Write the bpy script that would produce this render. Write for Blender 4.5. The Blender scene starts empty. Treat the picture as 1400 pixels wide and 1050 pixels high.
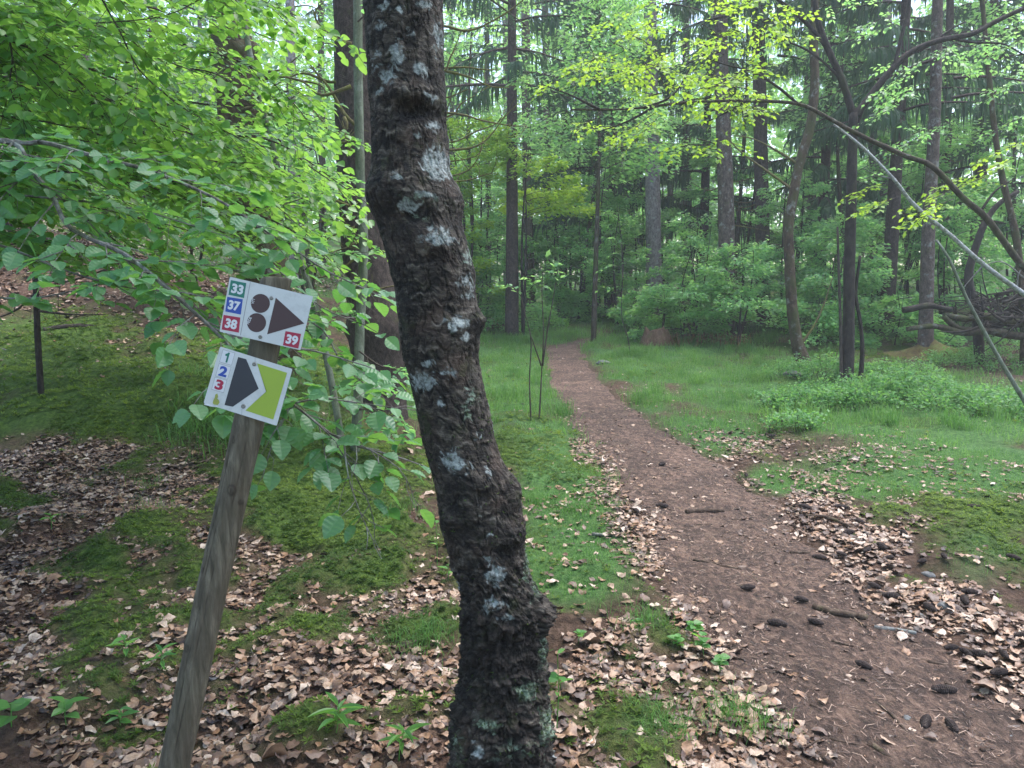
import bpy, math
import numpy as np
from mathutils import Vector

# ------------------------------------------------------------------ camera, sky, sun, exposure
SC = bpy.context.scene
COL = SC.collection
F = 1052.0                       # focal length in photo pixels (1400 wide)
PITCH = math.atan((525 - 390) / F)
EYE = np.array([0.0, 0.0, 1.5])
cam = bpy.data.objects.new('camera', bpy.data.cameras.new('camera'))
COL.objects.link(cam)
cam.data.sensor_fit = 'HORIZONTAL'; cam.data.sensor_width = 36.0
cam.data.lens = 36.0 * F / 1400.0
cam.data.clip_start = 0.05; cam.data.clip_end = 600.0
cam.location = EYE; cam.rotation_euler = (math.pi / 2 - PITCH, 0, 0)
SC.camera = cam

SUN_EL, SUN_AZ = math.radians(70), math.radians(55)     # high, veiled by cloud
w = bpy.data.worlds.new('World'); SC.world = w; w.use_nodes = True
wn = w.node_tree.nodes; wl = w.node_tree.links
sky = wn.new('ShaderNodeTexSky'); sky.sky_type = 'NISHITA'; sky.sun_disc = False
sky.sun_elevation = SUN_EL; sky.sun_rotation = SUN_AZ
sky.air_density = 1.2; sky.dust_density = 2.5; sky.ozone_density = 2.0
wl.new(sky.outputs[0], wn['Background'].inputs[0])
wn['Background'].inputs[1].default_value = 0.15
sl = bpy.data.lights.new('sun', 'SUN'); sl.energy = 1.5; sl.angle = math.radians(50); sl.color = (1.0, 0.985, 0.955)
so = bpy.data.objects.new('sun', sl); COL.objects.link(so)
sd = Vector((math.sin(SUN_AZ) * math.cos(SUN_EL), math.cos(SUN_AZ) * math.cos(SUN_EL), math.sin(SUN_EL)))
so.rotation_euler = (-sd).to_track_quat('-Z', 'Y').to_euler(); so.location = (0, 0, 30)
SC.view_settings.view_transform = 'Standard'; SC.view_settings.look = 'None'
SC.view_settings.exposure = 1.85; SC.view_settings.gamma = 1.0
SC.render.engine = 'CYCLES'
cy = SC.cycles
cy.max_bounces = 7; cy.diffuse_bounces = 3; cy.glossy_bounces = 2; cy.transmission_bounces = 5
cy.transparent_max_bounces = 4; cy.caustics_reflective = False; cy.caustics_refractive = False
cy.use_denoising = True; cy.use_adaptive_sampling = True; cy.adaptive_threshold = 0.015
cy.sample_clamp_indirect = 4.0

np.seterr(all="ignore")
# ------------------------------------------------------------------ helpers
rng = np.random.default_rng(7)
FWD = np.array([0, math.cos(PITCH), -math.sin(PITCH)])
UPV = np.array([0, math.sin(PITCH), math.cos(PITCH)])
RGT = np.array([1.0, 0, 0])
UP = np.array([0, 0, 1.0])


def unproj(px, py, d):
    px = np.asarray(px, float); py = np.asarray(py, float); d = np.asarray(d, float)
    return EYE + d[..., None] * (FWD + ((px - 700) / F)[..., None] * RGT - ((py - 525) / F)[..., None] * UPV)


def proj(P):
    q = np.asarray(P, float) - EYE
    z = np.maximum(q @ FWD, 1e-3)
    return 700 + F * (q @ RGT) / z, 525 - F * (q @ UPV) / z, q @ FWD


def ss(a, b, x):
    t = np.clip((np.asarray(x, float) - a) / (b - a), 0, 1)
    return t * t * (3 - 2 * t)


def nrm(v):
    return v / np.maximum(np.linalg.norm(v, axis=-1, keepdims=True), 1e-9)


def _h(i, j, k, s):
    n = (i.astype(np.uint32) * np.uint32(374761393) + j.astype(np.uint32) * np.uint32(668265263)
         + k.astype(np.uint32) * np.uint32(2147483647) + np.uint32(s * 974711 % 4294967296))
    n = (n ^ (n >> np.uint32(13))) * np.uint32(1274126177)
    n = (n ^ (n >> np.uint32(16))) * np.uint32(2246822519)
    return ((n ^ (n >> np.uint32(15))) & np.uint32(0xffffff)).astype(float) / 0xffffff


def noise(x, y, z=0.0, seed=1):
    x, y, z = np.broadcast_arrays(np.asarray(x, float), np.asarray(y, float), np.asarray(z, float))
    i, j, k = np.floor(x).astype(np.int64), np.floor(y).astype(np.int64), np.floor(z).astype(np.int64)
    f, g, h = x - i, y - j, z - k
    f, g, h = f * f * (3 - 2 * f), g * g * (3 - 2 * g), h * h * (3 - 2 * h)
    r = 0
    for a in (0, 1):
        for b in (0, 1):
            for c in (0, 1):
                r = r + _h(i + a, j + b, k + c, seed) * (f if a else 1 - f) * (g if b else 1 - g) * (h if c else 1 - h)
    return r


def fbm(x, y, z=0.0, seed=1, o=4):
    r, a, t = 0, 1.0, 0
    x, y, z = np.asarray(x, float), np.asarray(y, float), np.asarray(z, float)
    for q in range(o):
        r = r + a * noise(x, y, z, seed + q); t += a
        a *= 0.5; x, y, z = x * 2.03, y * 2.03, z * 2.03
    return r / t


class MB:
    """collects vertices and faces, builds ONE mesh object"""
    def __init__(s):
        s.v, s.q, s.t, s.a, s.n = [], [], [], [], 0
        s.qm, s.tm = [], []

    def add(s, v, quads=None, tris=None, var=0.5, mi=0):
        v = np.asarray(v, float).reshape(-1, 3)
        if quads is not None and len(quads): s.q.append(np.asarray(quads, np.int64).reshape(-1, 4) + s.n); s.qm.append(np.full(len(s.q[-1]), mi))
        if tris is not None and len(tris): s.t.append(np.asarray(tris, np.int64).reshape(-1, 3) + s.n); s.tm.append(np.full(len(s.t[-1]), mi))
        s.v.append(v); s.a.append(np.broadcast_to(np.asarray(var, float), (len(v),))); s.n += len(v)

    def absorb(s, o, mi):
        for q in o.q: s.q.append(q + s.n); s.qm.append(np.full(len(q), mi))
        for t in o.t: s.t.append(t + s.n); s.tm.append(np.full(len(t), mi))
        s.v += o.v; s.a += o.a; s.n += o.n
        return s

    def build(s, name, mat=None, parent=None, smooth=False, loc=None, masks=None):
        v = np.concatenate(s.v) if s.v else np.zeros((0, 3))
        if loc is not None: v = v - np.asarray(loc)
        q = np.concatenate(s.q) if s.q else np.zeros((0, 4), np.int64)
        t = np.concatenate(s.t) if s.t else np.zeros((0, 3), np.int64)
        m = bpy.data.meshes.new(name)
        m.vertices.add(len(v)); m.vertices.foreach_set('co', v.astype(np.float32).ravel())
        li = np.concatenate([q.ravel(), t.ravel()]).astype(np.int32)
        m.loops.add(len(li)); m.loops.foreach_set('vertex_index', li)
        ls = np.concatenate([np.arange(len(q)) * 4, len(q) * 4 + np.arange(len(t)) * 3]).astype(np.int32)
        m.polygons.add(len(ls)); m.polygons.foreach_set('loop_start', ls)
        m.polygons.foreach_set('use_smooth', np.full(len(ls), bool(smooth)))
        if isinstance(mat, (list, tuple)):
            m.polygons.foreach_set('material_index', np.concatenate(s.qm + s.tm).astype(np.int32))
        at = m.attributes.new('var', 'FLOAT', 'POINT')
        at.data.foreach_set('value', np.concatenate(s.a).astype(np.float32) if s.a else np.zeros(0, np.float32))
        if masks is not None:
            for k, arr in masks.items():
                at = m.attributes.new(k, 'FLOAT', 'POINT'); at.data.foreach_set('value', arr.astype(np.float32))
        m.update(calc_edges=True)
        for x in (mat if isinstance(mat, (list, tuple)) else [mat]):
            if x: m.materials.append(x)
        o = bpy.data.objects.new(name, m); COL.objects.link(o)
        if parent: o.parent = parent
        return o


def tag(o, label=None, cat=None, group=None, kind=None):
    if label: o['label'] = label
    if cat: o['category'] = cat
    if group: o['group'] = group
    if kind: o['kind'] = kind
    return o


def thing(name, loc, label, cat, group=None):
    o = bpy.data.objects.new(name, None); COL.objects.link(o)
    o.location = tuple(loc); o.empty_display_size = 0.1
    return tag(o, label, cat, group)


def copy_tree(o, loc=None, rz=None, sc=None, label=None, group=None, parent=None):
    c = o.copy(); COL.objects.link(c)
    if parent: c.parent = parent
    if loc is not None: c.location = tuple(loc)
    if rz is not None: c.rotation_euler = (0, 0, rz)
    if sc is not None: c.scale = (sc, sc, sc)
    if label: c['label'] = label
    if group: c['group'] = group
    for ch in list(o.children): copy_tree(ch, parent=c)
    return c


def smooth_line(P, step):
    """Catmull-Rom through P (n,k), resampled at about step metres (first three columns are xyz)"""
    P = np.asarray(P, float)
    if len(P) == 2: P = np.stack([P[0], (P[0] + P[1]) / 2, P[1]])
    Q = np.concatenate([[2 * P[0] - P[1]], P, [2 * P[-1] - P[-2]]])
    out = []
    for i in range(1, len(Q) - 2):
        n = max(2, int(np.linalg.norm(Q[i + 1][:3] - Q[i][:3]) / step) + 1)
        t = np.linspace(0, 1, n, endpoint=False)[:, None]
        a, b, c, d = Q[i - 1], Q[i], Q[i + 1], Q[i + 2]
        out.append(0.5 * (2 * b + (c - a) * t + (2 * a - 5 * b + 4 * c - d) * t ** 2 + (3 * b - a - 3 * c + d) * t ** 3))
    out.append(P[-1:])
    return np.concatenate(out)


def tube(mb, P, R, seg=8, rough=0.0, rs=8.0, var=0.5, cap=True, seed=3):
    P = np.asarray(P, float); n = len(P); R = np.broadcast_to(np.asarray(R, float), (n,))
    T = np.gradient(P, axis=0); T = nrm(T)
    ref = np.array([0.0, 1, 0]) if abs(T[:, 1]).mean() < 0.8 else np.array([1.0, 0, 0])
    A = nrm(np.cross(np.broadcast_to(ref, T.shape), T)); B = np.cross(T, A)
    th = np.linspace(0, 2 * np.pi, seg, endpoint=False)
    D = np.cos(th)[None, :, None] * A[:, None] + np.sin(th)[None, :, None] * B[:, None]
    r = np.repeat(R[:, None], seg, 1)
    if rough:
        X = P[:, None] + D * r[..., None]
        nn = fbm(X[..., 0] * rs, X[..., 1] * rs, X[..., 2] * rs, seed, 3)
        r = r * (1 + rough * (nn - 0.5) * 2)
    V = P[:, None] + D * r[..., None]
    i = np.arange(n - 1)[:, None]; j = np.arange(seg)[None, :]; k = (j + 1) % seg
    Q = np.stack([i * seg + j, i * seg + k, (i + 1) * seg + k, (i + 1) * seg + j], -1).reshape(-1, 4)
    V = V.reshape(-1, 3); tr = []
    if cap:
        V = np.concatenate([V, P[:1], P[-1:]])
        jj = np.arange(seg); kk = (jj + 1) % seg
        tr = np.concatenate([np.stack([kk, jj, np.full(seg, n * seg)], 1),
                             np.stack([(n - 1) * seg + jj, (n - 1) * seg + kk, np.full(seg, n * seg + 1)], 1)])
    mb.add(V, Q, tr, var)


def bend(px, d):
    """pixels [(x,y[,d])] -> 3-D polyline; d default distance"""
    return np.array([unproj(p[0], p[1], p[2] if len(p) > 2 else d) for p in px])


# leaf templates (across, along, up)
def leaf_grid(rows, us, width=0.34, fold=0.12, vein=0.0):
    v = np.linspace(0, 1, rows)
    wv = width * np.sin(np.pi * np.clip(v, 0, 1) ** 0.8) ** 0.8 * (1 - 0.25 * v ** 3)
    wv[0] = 0.01; wv[-1] = 0.0
    V = []
    for a in range(rows):
        for u in us:
            z = fold * abs(u) * wv[a] / width * 0.5 - 0.10 * (v[a] - 0.3) ** 2
            z += vein * (1 if a % 2 else -1) * abs(u)
            V.append((u * wv[a], v[a], z))
    m = len(us); Q = []
    for a in range(rows - 1):
        for b in range(m - 1):
            Q.append((a * m + b, a * m + b + 1, (a + 1) * m + b + 1, (a + 1) * m + b))
    return np.array(V), np.array(Q)


LEAF_HI = leaf_grid(12, (-1, -0.5, 0, 0.5, 1), 0.41, 0.2, 0.014)
LEAF_MID = leaf_grid(6, (-1, 0, 1), 0.40, 0.22)
LEAF_LO = (np.array([(0, 0, 0), (0.34, 0.45, 0.06), (0, 1, -0.05), (-0.34, 0.45, 0.06)]), np.array([(0, 1, 2, 3)]))


def leaves(mb, P, T, N, S, tm, var):
    if len(P) == 0: return
    V, Q = tm
    T = nrm(T); B = nrm(np.cross(T, N)); N = np.cross(B, T)
    S = np.broadcast_to(np.asarray(S, float), (len(P),))
    X = P[:, None] + S[:, None, None] * (V[None, :, 0:1] * B[:, None] + V[None, :, 1:2] * T[:, None] + V[None, :, 2:3] * N[:, None])
    k = len(V)
    FQ = (np.arange(len(P))[:, None, None] * k + Q[None]).reshape(-1, 4)
    mb.add(X.reshape(-1, 3), FQ, None, np.repeat(np.broadcast_to(np.asarray(var, float), (len(P),)), k))


# ------------------------------------------------------------------ materials
def node_mat(name):
    m = bpy.data.materials.new(name); m.use_nodes = True
    nt = m.node_tree
    return m, nt, nt.nodes['Principled BSDF']


class NT:
    def __init__(s, nt): s.nt = nt

    def node(s, t, **kw):
        n = s.nt.nodes.new(t)
        for k, v in kw.items():
            if k.startswith('i_'):
                n.inputs[k[2:].replace('_', ' ')].default_value = v
            else: setattr(n, k, v)
        return n

    def link(s, a, b): s.nt.links.new(a, b)

    def coord(s, sx=1, sy=1, sz=1):
        c = s.node('ShaderNodeTexCoord'); m = s.node('ShaderNodeMapping')
        m.inputs['Scale'].default_value = (sx, sy, sz); s.link(c.outputs['Object'], m.inputs[0]); return m.outputs[0]

    def noise(s, vec, scale, detail=4, rough=0.6, dist=0.0):
        n = s.node('ShaderNodeTexNoise'); n.inputs['Scale'].default_value = scale
        n.inputs['Detail'].default_value = detail; n.inputs['Roughness'].default_value = rough
        n.inputs['Distortion'].default_value = dist; s.link(vec, n.inputs['Vector']); return n.outputs[0]

    def ramp(s, f, stops):
        r = s.node('ShaderNodeValToRGB'); e = r.color_ramp.elements
        while len(e) < len(stops): e.new(0.5)
        for k, (p, c) in enumerate(stops):
            e[k].position = p; e[k].color = (*c, 1) if len(c) == 3 else c
        s.link(f, r.inputs[0]); return r.outputs[0]

    def g(s, f, a, b):
        return s.ramp(f, [(a, (0, 0, 0)), (b, (1, 1, 1))])

    def mix(s, f, a, b, mode='MIX'):
        m = s.node('ShaderNodeMix', data_type='RGBA', blend_type=mode)
        for sock, val in ((m.inputs[0], f), (m.inputs[6], a), (m.inputs[7], b)):
            if isinstance(val, (int, float)): sock.default_value = val
            elif isinstance(val, tuple): sock.default_value = (*val, 1)
            else: s.link(val, sock)
        return m.outputs[2]

    def math(s, op, a, b=0.0):
        m = s.node('ShaderNodeMath', operation=op)
        for sock, val in ((m.inputs[0], a), (m.inputs[1], b)):
            if isinstance(val, (int, float)): sock.default_value = val
            else: s.link(val, sock)
        return m.outputs[0]

    def attr(s, name):
        a = s.node('ShaderNodeAttribute'); a.attribute_name = name; return a.outputs['Fac']

    def bump(s, h, bsdf, dist=0.01, strength=1.0):
        b = s.node('ShaderNodeBump'); b.inputs['Distance'].default_value = dist; b.inputs['Strength'].default_value = strength
        s.link(h, b.inputs['Height']); s.link(b.outputs[0], bsdf.inputs['Normal'])


def leaf_mat(name, lo, hi, tlo, thi, tr=0.5, rough=0.42, spec=0.45):
    m, nt, p = node_mat(name); n = NT(nt)
    v = n.attr('var')
    oi = n.node('ShaderNodeObjectInfo')
    v = n.math('ADD', v, n.math('MULTIPLY', n.math('SUBTRACT', oi.outputs['Random'], 0.5), 0.25))
    n.link(n.ramp(v, [(0.0, lo), (1.0, hi)]), p.inputs['Base Color'])
    p.inputs['Roughness'].default_value = rough; p.inputs['Specular IOR Level'].default_value = spec
    t = n.node('ShaderNodeBsdfTranslucent'); n.link(n.ramp(v, [(0.0, tlo), (1.0, thi)]), t.inputs[0])
    mx = n.node('ShaderNodeMixShader'); mx.inputs[0].default_value = tr
    n.link(p.outputs[0], mx.inputs[1]); n.link(t.outputs[0], mx.inputs[2])
    n.link(mx.outputs[0], nt.nodes['Material Output'].inputs[0])
    return m


M = {}
M['beech'] = leaf_mat('beech_leaf', (0.05, 0.16, 0.045), (0.13, 0.29, 0.06), (0.14, 0.38, 0.05), (0.38, 0.64, 0.10), 0.5, 0.36, 0.6)
M['beech_low'] = leaf_mat('sky_sheen_beech_leaf', (0.07, 0.20, 0.085), (0.15, 0.34, 0.15), (0.14, 0.40, 0.06), (0.36, 0.64, 0.10), 0.45, 0.40, 0.8)  # paler, bluer leaf colour paints in sky sheen and offsets canopy shade
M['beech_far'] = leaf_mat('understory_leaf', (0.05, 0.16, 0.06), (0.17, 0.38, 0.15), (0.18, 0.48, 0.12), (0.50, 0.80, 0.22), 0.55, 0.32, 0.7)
M['far_leaf'] = leaf_mat('sunlit_far_leaf', (0.10, 0.24, 0.08), (0.24, 0.42, 0.16), (0.22, 0.50, 0.10), (0.52, 0.78, 0.22), 0.5, 0.45, 0.5)  # leaf colours lightened to stand in for sunlight on the far wood
M['lime'] = leaf_mat('young_yellow_leaf', (0.12, 0.25, 0.03), (0.24, 0.40, 0.05), (0.32, 0.55, 0.04), (0.55, 0.75, 0.08), 0.5, 0.45)
M['needle'] = leaf_mat('spruce_needles', (0.03, 0.075, 0.04), (0.085, 0.16, 0.075), (0.05, 0.12, 0.05), (0.13, 0.25, 0.10), 0.4, 0.55, 0.4)
M['grass'] = leaf_mat('grass_blade', (0.05, 0.14, 0.03), (0.14, 0.27, 0.06), (0.10, 0.28, 0.05), (0.24, 0.44, 0.09), 0.45, 0.5, 0.35)
M['moss'] = leaf_mat('moss_sprig', (0.028, 0.068, 0.012), (0.125, 0.19, 0.03), (0.06, 0.13, 0.016), (0.23, 0.33, 0.04), 0.4, 0.6, 0.25)
M['berry'] = leaf_mat('bilberry_leaf', (0.05, 0.16, 0.05), (0.14, 0.32, 0.10), (0.14, 0.38, 0.07), (0.34, 0.6, 0.12), 0.45, 0.45)
M['herb'] = leaf_mat('herb_leaf', (0.06, 0.18, 0.05), (0.14, 0.32, 0.07), (0.15, 0.4, 0.06), (0.3, 0.55, 0.08), 0.45, 0.4)


def dead_leaf_mat():
    m, nt, p = node_mat('dead_beech_leaf'); n = NT(nt)
    v = n.attr('var')
    c = n.ramp(v, [(0.0, (0.03, 0.018, 0.014)), (0.25, (0.13, 0.08, 0.06)), (0.42, (0.27, 0.15, 0.085)), (0.58, (0.38, 0.25, 0.17)),
                   (0.8, (0.48, 0.36, 0.28)), (1.0, (0.66, 0.58, 0.52))])
    vec = n.coord()
    c = n.mix(n.g(n.noise(vec, 30, 4, 0.7), 0.42, 0.62), c, n.mix(0.6, c, (0.05, 0.03, 0.026)))
    c = n.mix(n.g(n.noise(vec, 60, 3, 0.7), 0.55, 0.7), c, n.mix(0.45, c, (0.3, 0.14, 0.05)))
    n.link(c, p.inputs['Base Color'])
    p.inputs['Roughness'].default_value = 0.45; p.inputs['Specular IOR Level'].default_value = 0.4
    n.bump(n.noise(vec, 160, 2), p, 0.002, 0.6)
    return m


M['dead'] = dead_leaf_mat()


def bark_mat(name, dark, mid, light, scale=1.0, stretch=0.35, moss=0.0, mosscol=(0.07, 0.10, 0.02), bump=0.02, lichen=0.0):
    m, nt, p = node_mat(name); n = NT(nt)
    vec = n.coord(1, 1, stretch)
    a = n.noise(vec, 14 * scale, 6, 0.7, 0.6)
    c = n.ramp(a, [(0.3, dark), (0.5, mid), (0.72, light)])
    b = n.noise(n.coord(), 55 * scale, 3, 0.6)
    c = n.mix(n.g(b, 0.52, 0.68), c, n.mix(0.6, c, dark))
    if lichen:
        l = n.noise(n.coord(), 5 * scale, 5, 0.65)
        c = n.mix(n.math('MULTIPLY', n.g(l, 0.56, 0.66), lichen), c, (0.34, 0.37, 0.34))
    if moss:
        mo = n.noise(n.coord(1, 1, 0.6), 3.2 * scale, 5, 0.7)
        c = n.mix(n.math('MULTIPLY', n.g(mo, 0.62 - 0.3 * moss, 0.75 - 0.25 * moss), min(1, moss + 0.3)), c, mosscol)
    n.link(c, p.inputs['Base Color']); p.inputs['Roughness'].default_value = 0.85; p.inputs['Specular IOR Level'].default_value = 0.2
    n.bump(n.math('ADD', a, n.math('MULTIPLY', b, 0.5)), p, bump)
    return m


M['spruce_bark'] = bark_mat('spruce_bark', (0.03, 0.022, 0.018), (0.10, 0.074, 0.06), (0.2, 0.155, 0.13), 1.5, 0.5, 0.2, lichen=0.5)
M['grey_bark'] = bark_mat('grey_spruce_bark', (0.06, 0.05, 0.05), (0.2, 0.17, 0.165), (0.34, 0.30, 0.29), 1.4, 0.6, 0.15, lichen=0.6)
M['dark_bark'] = bark_mat('dark_spruce_bark', (0.018, 0.014, 0.012), (0.06, 0.043, 0.037), (0.13, 0.098, 0.085), 1.8, 0.6, 0.12)
M['moss_bark'] = bark_mat('mossy_bark', (0.022, 0.015, 0.010), (0.07, 0.047, 0.03), (0.13, 0.095, 0.062), 1.2, 0.4, 0.6, (0.055, 0.06, 0.02), lichen=0.5)
M['stem_bark'] = bark_mat('smooth_green_bark', (0.06, 0.065, 0.05), (0.13, 0.145, 0.105), (0.2, 0.22, 0.17), 1.5, 0.3, 0.25, (0.10, 0.14, 0.06), 0.006, 0.3)
M['twig'] = bark_mat('dark_twig_bark', (0.025, 0.02, 0.017), (0.06, 0.045, 0.038), (0.12, 0.095, 0.085), 2.0, 0.4, 0.15, bump=0.004)
M['branch_grey'] = bark_mat('grey_beech_branch_bark', (0.06, 0.05, 0.045), (0.15, 0.135, 0.125), (0.3, 0.29, 0.28), 2.0, 0.6, 0.25, bump=0.004, lichen=0.6)
M['moss_branch'] = bark_mat('mossy_branch_bark', (0.05, 0.035, 0.022), (0.12, 0.095, 0.05), (0.2, 0.16, 0.08), 2.0, 0.6, 0.7, (0.11, 0.11, 0.03), 0.01)
M['dark_moss'] = bark_mat('dark_mossy_bark', (0.02, 0.015, 0.011), (0.055, 0.042, 0.03), (0.12, 0.10, 0.075), 1.4, 0.4, 0.45, (0.06, 0.07, 0.02), 0.01, 0.3)
M['birch'] = bark_mat('pale_birch_bark', (0.07, 0.06, 0.05), (0.34, 0.34, 0.33), (0.55, 0.55, 0.55), 1.6, 1.2, 0.3, (0.13, 0.15, 0.04), 0.008)
M['black_bark'] = bark_mat('blackish_wet_bark', (0.012, 0.01, 0.009), (0.035, 0.028, 0.024), (0.075, 0.06, 0.05), 1.4, 0.4, 0.25, (0.05, 0.055, 0.02), 0.01)
M['log_wood'] = bark_mat('rotting_wood', (0.025, 0.017, 0.013), (0.075, 0.05, 0.037), (0.15, 0.11, 0.08), 2.2, 0.3, 0.1, bump=0.006)
M['red_rot'] = bark_mat('red_rotten_wood', (0.05, 0.03, 0.02), (0.13, 0.075, 0.048), (0.22, 0.14, 0.10), 2.2, 0.3, 0.25, bump=0.01)
M['cone'] = bark_mat('spruce_cone_scales', (0.018, 0.013, 0.013), (0.045, 0.033, 0.03), (0.09, 0.068, 0.06), 4.0, 1.0, 0.0, bump=0.006)
M['stone'] = bark_mat('grey_stone', (0.06, 0.06, 0.06), (0.13, 0.13, 0.13), (0.22, 0.22, 0.215), 1.2, 1.0, 0.12, (0.1, 0.13, 0.05), 0.006, 0.4)


def needle_litter_mat():
    m, nt, p = node_mat('dry_needles'); n = NT(nt)
    n.link(n.ramp(n.attr('var'), [(0, (0.022, 0.014, 0.012)), (0.6, (0.14, 0.08, 0.056)), (1, (0.36, 0.25, 0.19))]), p.inputs['Base Color'])
    p.inputs['Roughness'].default_value = 0.7
    return m


M['dry_needle'] = needle_litter_mat()


def ground_mat():
    m, nt, p = node_mat('forest_floor'); n = NT(nt)
    vec = n.coord()
    soil = n.ramp(n.noise(vec, 18, 6, 0.7), [(0.3, (0.022, 0.014, 0.01)), (0.5, (0.07, 0.043, 0.03)), (0.7, (0.15, 0.095, 0.068))])
    litt = n.ramp(n.noise(vec, 26, 5, 0.75, 0.8), [(0.28, (0.03, 0.018, 0.012)), (0.46, (0.085, 0.05, 0.036)), (0.58, (0.17, 0.105, 0.075)), (0.75, (0.32, 0.225, 0.175))])
    moss = n.ramp(n.noise(vec, 30, 5, 0.7), [(0.3, (0.02, 0.04, 0.008)), (0.5, (0.055, 0.1, 0.018)), (0.7, (0.12, 0.18, 0.035))])
    gras = n.ramp(n.noise(vec, 22, 6, 0.7), [(0.3, (0.03, 0.075, 0.022)), (0.5, (0.065, 0.14, 0.04)), (0.72, (0.13, 0.22, 0.07))])
    pat = n.noise(vec, 0.9, 3, 0.6)
    c = n.mix(n.attr('litter'), soil, litt)
    c = n.mix(n.attr('moss'), c, moss)
    c = n.mix(n.attr('grass'), c, n.mix(n.g(pat, 0.5, 0.68), gras, moss))
    n.link(c, p.inputs['Base Color']); p.inputs['Roughness'].default_value = 0.9; p.inputs['Specular IOR Level'].default_value = 0.15
    n.bump(n.math('ADD', n.noise(vec, 30, 6, 0.75), n.math('MULTIPLY', n.noise(vec, 140, 2), 0.4)), p, 0.03)
    return m


def path_mat():
    m, nt, p = node_mat('needle_covered_path'); n = NT(nt)
    vec = n.coord(); st = n.coord(1, 0.5, 1)
    c = n.ramp(n.noise(st, 30, 8, 0.78, 0.5), [(0.32, (0.018, 0.012, 0.010)), (0.46, (0.10, 0.065, 0.052)), (0.58, (0.225, 0.142, 0.105)), (0.72, (0.38, 0.265, 0.21))])
    c = n.mix(n.g(n.noise(vec, 2.2, 5, 0.7), 0.40, 0.62), c, n.mix(0.6, c, (0.035, 0.025, 0.022)))
    c = n.mix(n.math('MULTIPLY', n.g(n.noise(vec, 120, 3, 0.7), 0.6, 0.72), 0.7), c, (0.24, 0.16, 0.12))
    n.link(c, p.inputs['Base Color']); p.inputs['Roughness'].default_value = 0.85; p.inputs['Specular IOR Level'].default_value = 0.2
    n.bump(n.math('ADD', n.noise(vec, 60, 6, 0.8), n.math('MULTIPLY', n.noise(vec, 9, 3), 0.6)), p, 0.025)
    return m


def plain(name, col, rough=0.5, spec=0.4, metal=0.0, wear=0.25, wscale=60):
    m, nt, p = node_mat(name); n = NT(nt)
    f = n.noise(n.coord(), wscale, 5, 0.7)
    f2 = n.noise(n.coord(), wscale / 6, 3, 0.6)
    c = n.mix(n.math('MULTIPLY', n.g(f, 0.5, 0.75), wear), col, tuple(x * 0.55 + 0.02 for x in col))
    c = n.mix(n.math('MULTIPLY', n.g(f2, 0.45, 0.75), wear * 0.6), c, tuple(x * 0.7 + 0.01 for x in col))
    n.link(c, p.inputs['Base Color']); p.inputs['Roughness'].default_value = rough
    p.inputs['Specular IOR Level'].default_value = spec; p.inputs['Metallic'].default_value = metal
    return m


M['red_dry'] = leaf_mat('dead_bracken', (0.12, 0.05, 0.025), (0.34, 0.18, 0.10), (0.2, 0.09, 0.04), (0.4, 0.22, 0.12), 0.3, 0.6, 0.2)
M['ground'] = ground_mat(); M['path'] = path_mat()

# ------------------------------------------------------------------ terrain
def H(x, y):
    x = np.asarray(x, float); y = np.asarray(y, float)
    z = 0.80 * ss(10, 25, y) + 0.022 * np.clip(y - 24, 0, 90)
    L = 1 - ss(-2.6, -0.6, x + 0.35 * (noise(x * 0.7, y * 0.7, 0, 31) - 0.5))
    wob = 0.9 * (noise(x * 0.8, y * 0.2, 0, 33) - 0.5)
    z = z + L * 0.36 * ss(6.1, 7.5, y + wob) + 0.17 * np.exp(-((x + 3.2) ** 2 + (y - 7.3) ** 2) / 0.14) - 0.12 * np.exp(-((x + 3.2) ** 2 + (y - 6.75) ** 2) / 0.10) + 0.06 * L * ss(3, 5, y)
    z = z + 0.24 * np.clip(-x - 1.6, 0, 30) * ss(8.5, 15, y)
    z = z + 0.05 * np.clip(x - 4, 0, 20) * ss(12, 22, y)
    z = z + 0.5 * (fbm(x * 0.12, y * 0.12, 0, 41, 3) - 0.5) * ss(9, 20, y)
    return z


def hit0(px, py, Hf=H):
    d = FWD + (px - 700) / F * RGT - (py - 525) / F * UPV
    t = 1.0
    for _ in range(4000):
        p = EYE + t * d
        if p[2] <= Hf(p[0], p[1]): break
        t += 0.02 + 0.004 * t
    return EYE + t * d


# path edges seen in the photo, walked onto the terrain
PL = [(806, 459), (778, 465), (752, 474), (745, 484), (746, 500), (755, 530), (790, 580), (828, 640), (868, 700), (905, 760), (945, 830), (1000, 900), (1060, 970), (1130, 1050)]
PR = [(826, 459), (806, 466), (800, 476), (806, 500), (830, 532), (885, 572), (945, 606), (1005, 640), (1066, 700), (1136, 770), (1210, 830), (1310, 900), (1430, 975), (1560, 1050)]
WL = np.array([hit0(*p)[:2] for p in PL])[::-1]; WR = np.array([hit0(*p)[:2] for p in PR])[::-1]
WL = np.vstack([[0.75, 0.5], WL]); WR = np.vstack([[2.0, 0.5], WR])
P_END = float(min(WL[-1, 1], WR[-1, 1]))


def path_edges(y):
    return np.interp(y, WL[:, 1], WL[:, 0]), np.interp(y, WR[:, 1], WR[:, 0])


def path_mask(x, y, grow=0.0):
    a, b = path_edges(y)
    wob = 0.28 * (fbm(x * 2.2, y * 2.2, 0, 51, 3) - 0.5)
    e = 0.24
    m = ss(-e, e, x - a + wob + grow) * ss(-e, e, b - x + wob + grow)
    return m * (1 - ss(P_END - 1.0, P_END + 0.2, y + 0.9 * (noise(x * 2, y * 2, 0, 53) - 0.5)))


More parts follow.
